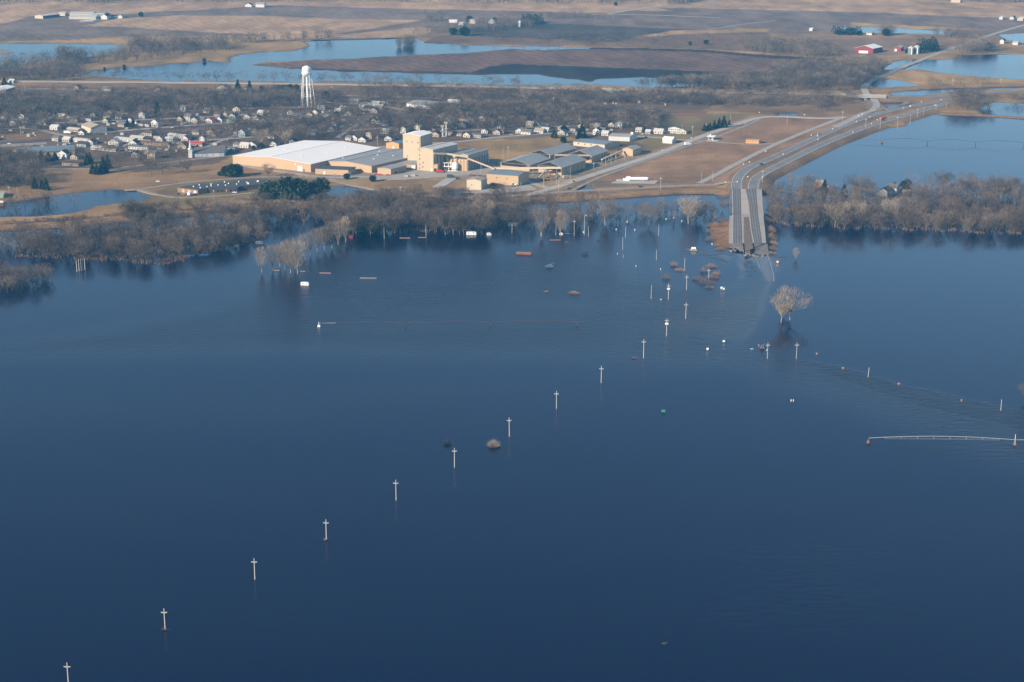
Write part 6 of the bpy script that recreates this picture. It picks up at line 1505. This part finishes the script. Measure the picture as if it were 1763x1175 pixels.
for a, b_, lab in ((305, 442, 'dark blue tarpaulin covered boat at the left wood edge'), (336, 441, 'smaller dark blue covered boat at the left wood edge')):
    e = drop('covered_boat', lab, 'boat', a + 22 if a == 305 else 351, b_ , .3); MB().hull([(-3.4, -1, -.4), (3.4, -.9, -.4), (4.2, 0, -.4), (3.4, .9, -.4), (-3.4, 1, -.4)], [(-3.6, -1.2, .8), (3.6, -1.1, .9), (4.6, 0, 1.2), (3.6, 1.1, .9), (-3.6, 1.2, .8)]).build('hull', mat('blue_tarp', (.03, .09, .20), .6), e) if False else None
    m_ = MB(); m_.hull([(-3.4, -1, -.4), (3.4, -.9, -.4), (4.2, 0, -.4), (3.4, .9, -.4), (-3.4, 1, -.4)], [(-3.6, -1.2, .8), (3.6, -1.1, .9), (4.6, 0, 1.2), (3.6, 1.1, .9), (-3.6, 1.2, .8)]); m_.build('hull', mat('blue_tarp', (.03, .09, .20), .6), e); MB().hull([(-3, -.9, .8), (3, -.8, .9), (3, .8, .9), (-3, .9, .8)], [(-2.6, -.1, 1.5), (2.6, -.1, 1.5), (2.6, .1, 1.5), (-2.6, .1, 1.5)]).build('cover', mat('blue_tarp', (.03, .09, .2)), e)

# signs and small markers
orange = mat('orange_sign', (.55, .22, .07), .6, .05, 1); signg = mat('green_sign', (.04, .30, .22), .6, .05, 1); signr = mat('red_sign', (.60, .08, .10), .6, .05, 1)
def sign(label, px, py, w, h, up, m, name='road_sign', posts=1, shape='box', land=False):
    x, y = P(px, py, .9 if land else 0); z = ground_z(x, y) if land else 0
    e = empty(name, (x, y, z)); tag(e, label, 'sign')
    for k in range(posts): xx = 0 if posts == 1 else (-w * .35, w * .35)[k]; MB().tube((xx, 0, -2), (xx, 0, up + h * .8), .07, .07, 5).build('post', steel, e)
    mb = MB()
    n = {'box': 4, 'oct': 8, 'diamond': 4, 'disc': 12}[shape]; off = {'box': math.pi / 4, 'oct': math.pi / 8, 'diamond': 0, 'disc': 0}[shape]; k_ = math.sqrt(2) if shape == 'box' else 1.04
    ring = [(math.cos(off + math.tau * i / n) * w / 2 * k_, -.12, up + h / 2 + math.sin(off + math.tau * i / n) * h / 2 * k_) for i in range(n)]
    mb.hull(ring, [(a, -.07, c) for a, _, c in ring]); mb.build('panel', m, e); return e
sign('white sign panel just above the flood, upper of two near the drowned junction', 1246, 591, 1.5, 1.3, .8, white_p); sign('white sign panel just above the flood, lower of two near the drowned junction', 1218, 604.5, 1.4, 1.4, .8, white_p)
sign('left white sign of the pair in the flood below the brown mounds', 1242, 501, 1.5, 1.6, 1.6, white_p, posts=2); sign('right white sign of the pair in the flood below the brown mounds', 1246, 501.5, 1.3, 1.4, 1.2, white_p)
sign('red stop sign seen edge-on above the flood', 1306, 599, 1.0, 1.3, 1.2, signr, shape='oct'); sign('small pale green street name sign near the stop sign', 1294, 602.5, 2.2, .4, .5, mat('pale_green_sign', (.4, .7, .6), .6)); sign('green road sign alone in the open lower flood', 1142, 710.5, 2.2, 1.2, .5, signg, posts=2)
for a, b_, s, lab in ((1451, 637, 1.5, 'orange diamond warning sign, first along the drowned road'), (1547, 664, 1.5, 'orange diamond warning sign, second along the drowned road'), (1655, 692, 1.2, 'orange diamond warning sign, third along the drowned road')): sign(lab, a, b_, s, s, .5, orange, shape='diamond')
sign('small tan sign at the start of the drowned road', 1406, 611, 1.1, .9, .4, tan_w)
sign('orange round warning light panel at the broken end of the highway', 1338.5, 454, 1.7, 1.7, .6, mat('amber_lamp', (.9, .42, .09), .4, .05, 1, emit=.5), shape='disc')
e = drop('entrance_sign', 'white entrance sign on its own little grass island', 'sign', 1194, 430.5, 0, .5); MB().box(-1.9, -.2, .8, 1.9, .2, 2.3).build('panel', white_p, e); 
for xx in (-1.6, 1.6): MB().box(xx - .15, -.2, -1, xx + .15, .2, .797).build('post', white_p, e)
MB().box(-3, -.6, -.6, 3, .4, .25).build('plinth', concrete, e)
def buoy(label, px, py, r, m=white_p):
    e = drop('floating_drum', label, 'drum', px, py); MB().rings([(r * .8, -.4), (r, 0), (r, .8), (r * .5, 1.1)], 10).build('drum', m, e)
for a, b_, lab in ((1102, 377, 'white drum before the gnarled tree'), (1093, 397, 'small white drum left of the plain pole near the low trees'), (1061, 396, 'small white drum right of the lamp pole'), (1005, 401, 'white drum beside the tall lamp pole'), (1080, 383, 'white drum at the foot of a plain pole by the water gap'), (1147, 378, 'white drum left of the forked tree'), (1160, 376, 'second white drum left of the forked tree'), (1174, 382, 'pale drum beside the forked tree'), (1226, 421, 'small white drum at the left bank brush'), (767, 403, 'small white drum in the middle wood edge'), (1137.5, 464.5, 'tiny white float beside the thin bushes'), (1362, 691, 'tiny white float in the lower right flood'), (1366, 691, 'tiny grey float in the lower right flood'), (1095, 459, 'tiny white float in the middle flood'), (1138, 517, 'tiny pale float between two poles'), (38, 440, 'tiny white float at the left wood edge, left one'), (78, 443, 'tiny white float at the left wood edge, right one'), (1063, 438, 'tiny float beside the plain pole')):
    buoy(lab, a, b_, .65 if 'tiny' not in lab and 'small' not in lab else .42 if 'small' in lab else .25)
e = drop('floating_snag', 'dark snag barely breaking the surface near the bottom edge', 'snag', 1143, 1108); MB().rings([(1.6, -.3), (1.1, .03), (.2, .12)], 9).build('log', MATS['mud'], e)
MB().rings([(.9, -.3), (.6, .02), (.2, .08)], 8, 1.2, .8).build('stub', MATS['mud'], e)
sign('white utility cabinet panel on the right end of the bridge', 1319, 374, 1.6, 1.6, .8, white_p, land=True)

# ------------------------------------------------------------------ vehicles
def vehicle(kind, label, px, py, rz, m, z=None, group=None):
    x, y, zz = G(px, py); zz = zz if z is None else z
    if z is not None: x, y = P(px, py, z)
    e = empty(kind, (x, y, zz + .3), rz); tag(e, label, kind.split('_')[-1], group)
    if kind == 'car':
        MB().hull([(-2.2, -.9, .3), (2.2, -.9, .3), (2.2, .9, .3), (-2.2, .9, .3)], [(-2.1, -.85, .95), (2.0, -.85, .9), (2.0, .85, .9), (-2.1, .85, .95)]).build('body', m, e) if False else None
        b_ = MB(); b_.hull([(-2.2, -.9, .3), (2.2, -.9, .3), (2.2, .9, .3), (-2.2, .9, .3)], [(-2.1, -.85, .95), (2.0, -.85, .9), (2.0, .85, .9), (-2.1, .85, .95)]); b_.build('body', m, e)
        b_ = MB(); b_.hull([(-1.5, -.82, .95), (1.0, -.82, .93), (1.0, .82, .93), (-1.5, .82, .95)], [(-1.1, -.65, 1.38), (.45, -.65, 1.38), (.45, .65, 1.38), (-1.1, .65, 1.38)]); b_.build('cabin_glass', glass, e)
        MB().box(-1.05, -.64, 1.383, .4, .64, 1.45).build('roof', m, e); wx_ = (-1.35, 1.35)
    else:
        MB().box(-3.8, -1.2, .9, 2.0, 1.2, 3.3).build('cargo_box', m, e); MB().box(2.05, -1.1, .6, 4.0, 1.1, 2.3).build('cab', m, e); MB().box(3.95, -.95, 1.4, 4.05, .95, 2.1).build('windscreen', glass, e); wx_ = (-2.6, 2.9)
    for a in wx_:
        for s in (-.85, .85): w_ = MB(); w_.tube((a, s - .1, .34), (a, s + .1, .34), .34, .34, 10); w_.build('wheel', black, e)
cp = {'w': (white_p, 'white'), 'k': (black, 'black'), 'r': (mat('red_paint', (.5, .04, .04), .35), 'red'), 's': (mat('silver_paint', (.4, .42, .44), .35), 'silver'), 'b': (mat('blue_paint', (.05, .10, .22), .35), 'blue'), 'd': (mat('dark_grey_paint', (.07, .075, .08), .35), 'dark grey'), 't': (mat('beige_paint', (.45, .38, .28), .4), 'beige')}
VEH = [('car', 1310, 284, .9, 'k', 'on the highway where it bends to the bridge', 3.4), ('delivery_truck', 1518.5, 208, .75, 'r', 'on the highway near the flooded junction', 3.4), ('car', 1524, 204, .75, 'k', 'behind the red truck on the highway', 3.4), ('car', 1569, 184, .6, 'w', 'on the far carriageway near the trees', 3.4), ('delivery_truck', 1184, 251, .4, 'w', 'on the concrete road before the booth', None), ('car', 1230, 243.5, .3, 'w', 'parked beside the white booth', None),
       ('car', 272, 314, 0, 'w', 'on the road across the lawn', None), ('car', 308, 335.5, .2, 'b', 'first parked at the low flat roofed building', None), ('car', 315, 336, .2, 's', 'second parked at the low flat roofed building', None), ('delivery_truck', 327, 337, 1.4, 'w', 'parked against the low flat roofed building', None), ('car', 404, 333, 0, 'w', 'on the drive right of the low flat roofed building', None),
       ('delivery_truck', 116, 231, .0, 'w', 'parked before the tan shop', None), ('car', 578, 303.5, 0, 's', 'parked at the end of the low tan annex', None), ('car', 16, 249, 0, 'w', 'on the pale road at the left', None), ('car', 296, 221, .1, 'w', 'on the road beside the railway', None), ('car', 648, 302, 0, 'r', 'parked left of the small tan annex', None), ('car', 655, 302.5, 0, 'r', 'parked before the small tan annex', None), ('car', 668, 303, 0, 'r', 'parked at the corner of the small tan annex', None),
       ('delivery_truck', 757, 298, 0, 'r', 'beside the narrow tan lean-to', None), ('delivery_truck', 776, 307, .1, 'd', 'at the yard below the white hopper', None), ('car', 788, 309, .1, 'd', 'right of the dark truck in the yard', None), ('car', 1103, 323, 0, 'k', 'on the levee road below the white tank', None), ('car', 980, 326, .2, 'b', 'at the junction of the levee road', None), ('car', 976, 229.5, 0, 'w', 'on the street behind the mown field', None),
       ('car', 1103, 238, 0, 'w', 'first in the row behind the white long shed', None), ('car', 1108, 238, 0, 'w', 'second in the row behind the white long shed', None), ('car', 1112, 238, 0, 'k', 'third in the row behind the white long shed', None), ('car', 987, 314, .7, 't', 'on the plant road near the sheds', None), ('delivery_truck', 975, 308, .5, 't', 'parked by the second open shed', None), ('car', 582, 162.5, 0, 'w', 'under the far highway bank left of a pole', None), ('car', 592, 162, 0, 'w', 'under the far highway bank right of a pole', None),
       ('car', 880, 233, 0, 's', 'on the street left of the mown field', None), ('car', 60, 252, 0, 'd', 'on the pale road beside the long dark roof', None), ('car', 240, 262, 0, 'r', 'beside the white long building near the church', None), ('car', 225, 262, 0, 's', 'second beside the white long building near the church', None), ('car', 210, 256, 0, 'k', 'before the white flat building', None), ('car', 1286, 214, .4, 's', 'far up the concrete road', None), ('car', 1410, 232, .7, 's', 'on the highway between bridge and junction', 3.4)]
for kd, a, b_, rz, c, t_, z in VEH: vehicle(kd, f"{cp[c][1]} {'truck' if 'truck' in kd else 'car'} {t_}", a, b_, rz, cp[c][0], z, 'vehicles')
# white roadside marker panels along the highway and streets
MK = [(1318, 263), (1290, 285), (1280, 288), (1269, 320), (1249, 319), (1312, 312), (1287, 311), (1348, 272), (1408, 246), (1433, 228), (1407, 240), (1396.5, 239), (1497, 207), (1500, 219), (1468, 233), (1478, 205), (1474, 215), (1484, 201), (1620, 177), (1586, 181), (1609, 187), (1545, 208), (1140, 262), (1307, 196), (1385, 200), (1190, 240), (1554, 162), (1662, 161), (1510, 212)]
MK.sort()
for i, (a, b_) in enumerate(MK):
    lf = 'beside the divided highway' if a > 1240 else 'beside the concrete road'
    sign(f'small white roadside panel {lf}', a, b_, 1.0, .9, 1.2, white_p, 'roadside_panel', land=True)['group'] = 'white roadside panels'
# clutter in the yards of the town: sheds, tanks, boxes too small to tell apart
mb = MB(); rg = random.Random(31)
for k in range(420):
    a = rg.uniform(-50, 1150); b_ = rg.uniform(178, 262)
    if 400 < a < 660 and b_ > 236: continue
    if a > 650 and b_ > 236: continue
    if 60 < a < 360 and 163 < b_ < 190: continue
    x, y, z = G(a, b_)
    if blocked(x, y): continue
    w, d, h = rg.uniform(1.2, 4.5), rg.uniform(1.2, 4), rg.uniform(.8, 2.8); mb.box(x - w / 2, y - d / 2, z - .3, x + w / 2, y + d / 2, z + h)
tag(mb.build('yard_clutter', mat('mixed_clutter', (.34, .33, .31), .7, .6, .02)), kind='stuff')

# ------------------------------------------------------------------ air
hz = MB().box(-9000, -2500, -3.0, 9000, 20000, 352)
hm = bpy.data.materials.new('haze'); hm.use_nodes = True
nt = hm.node_tree
for n in list(nt.nodes): nt.nodes.remove(n)
ho = nt.nodes.new('ShaderNodeOutputMaterial'); hv = nt.nodes.new('ShaderNodeVolumePrincipled')
hv.inputs['Color'].default_value = (.11, .54, 1.0, 1); hv.inputs['Density'].default_value = 0.00007; hv.inputs['Anisotropy'].default_value = 0.0
nt.links.new(hv.outputs[0], ho.inputs['Volume'])
tag(hz.build('haze', hm), kind='stuff')
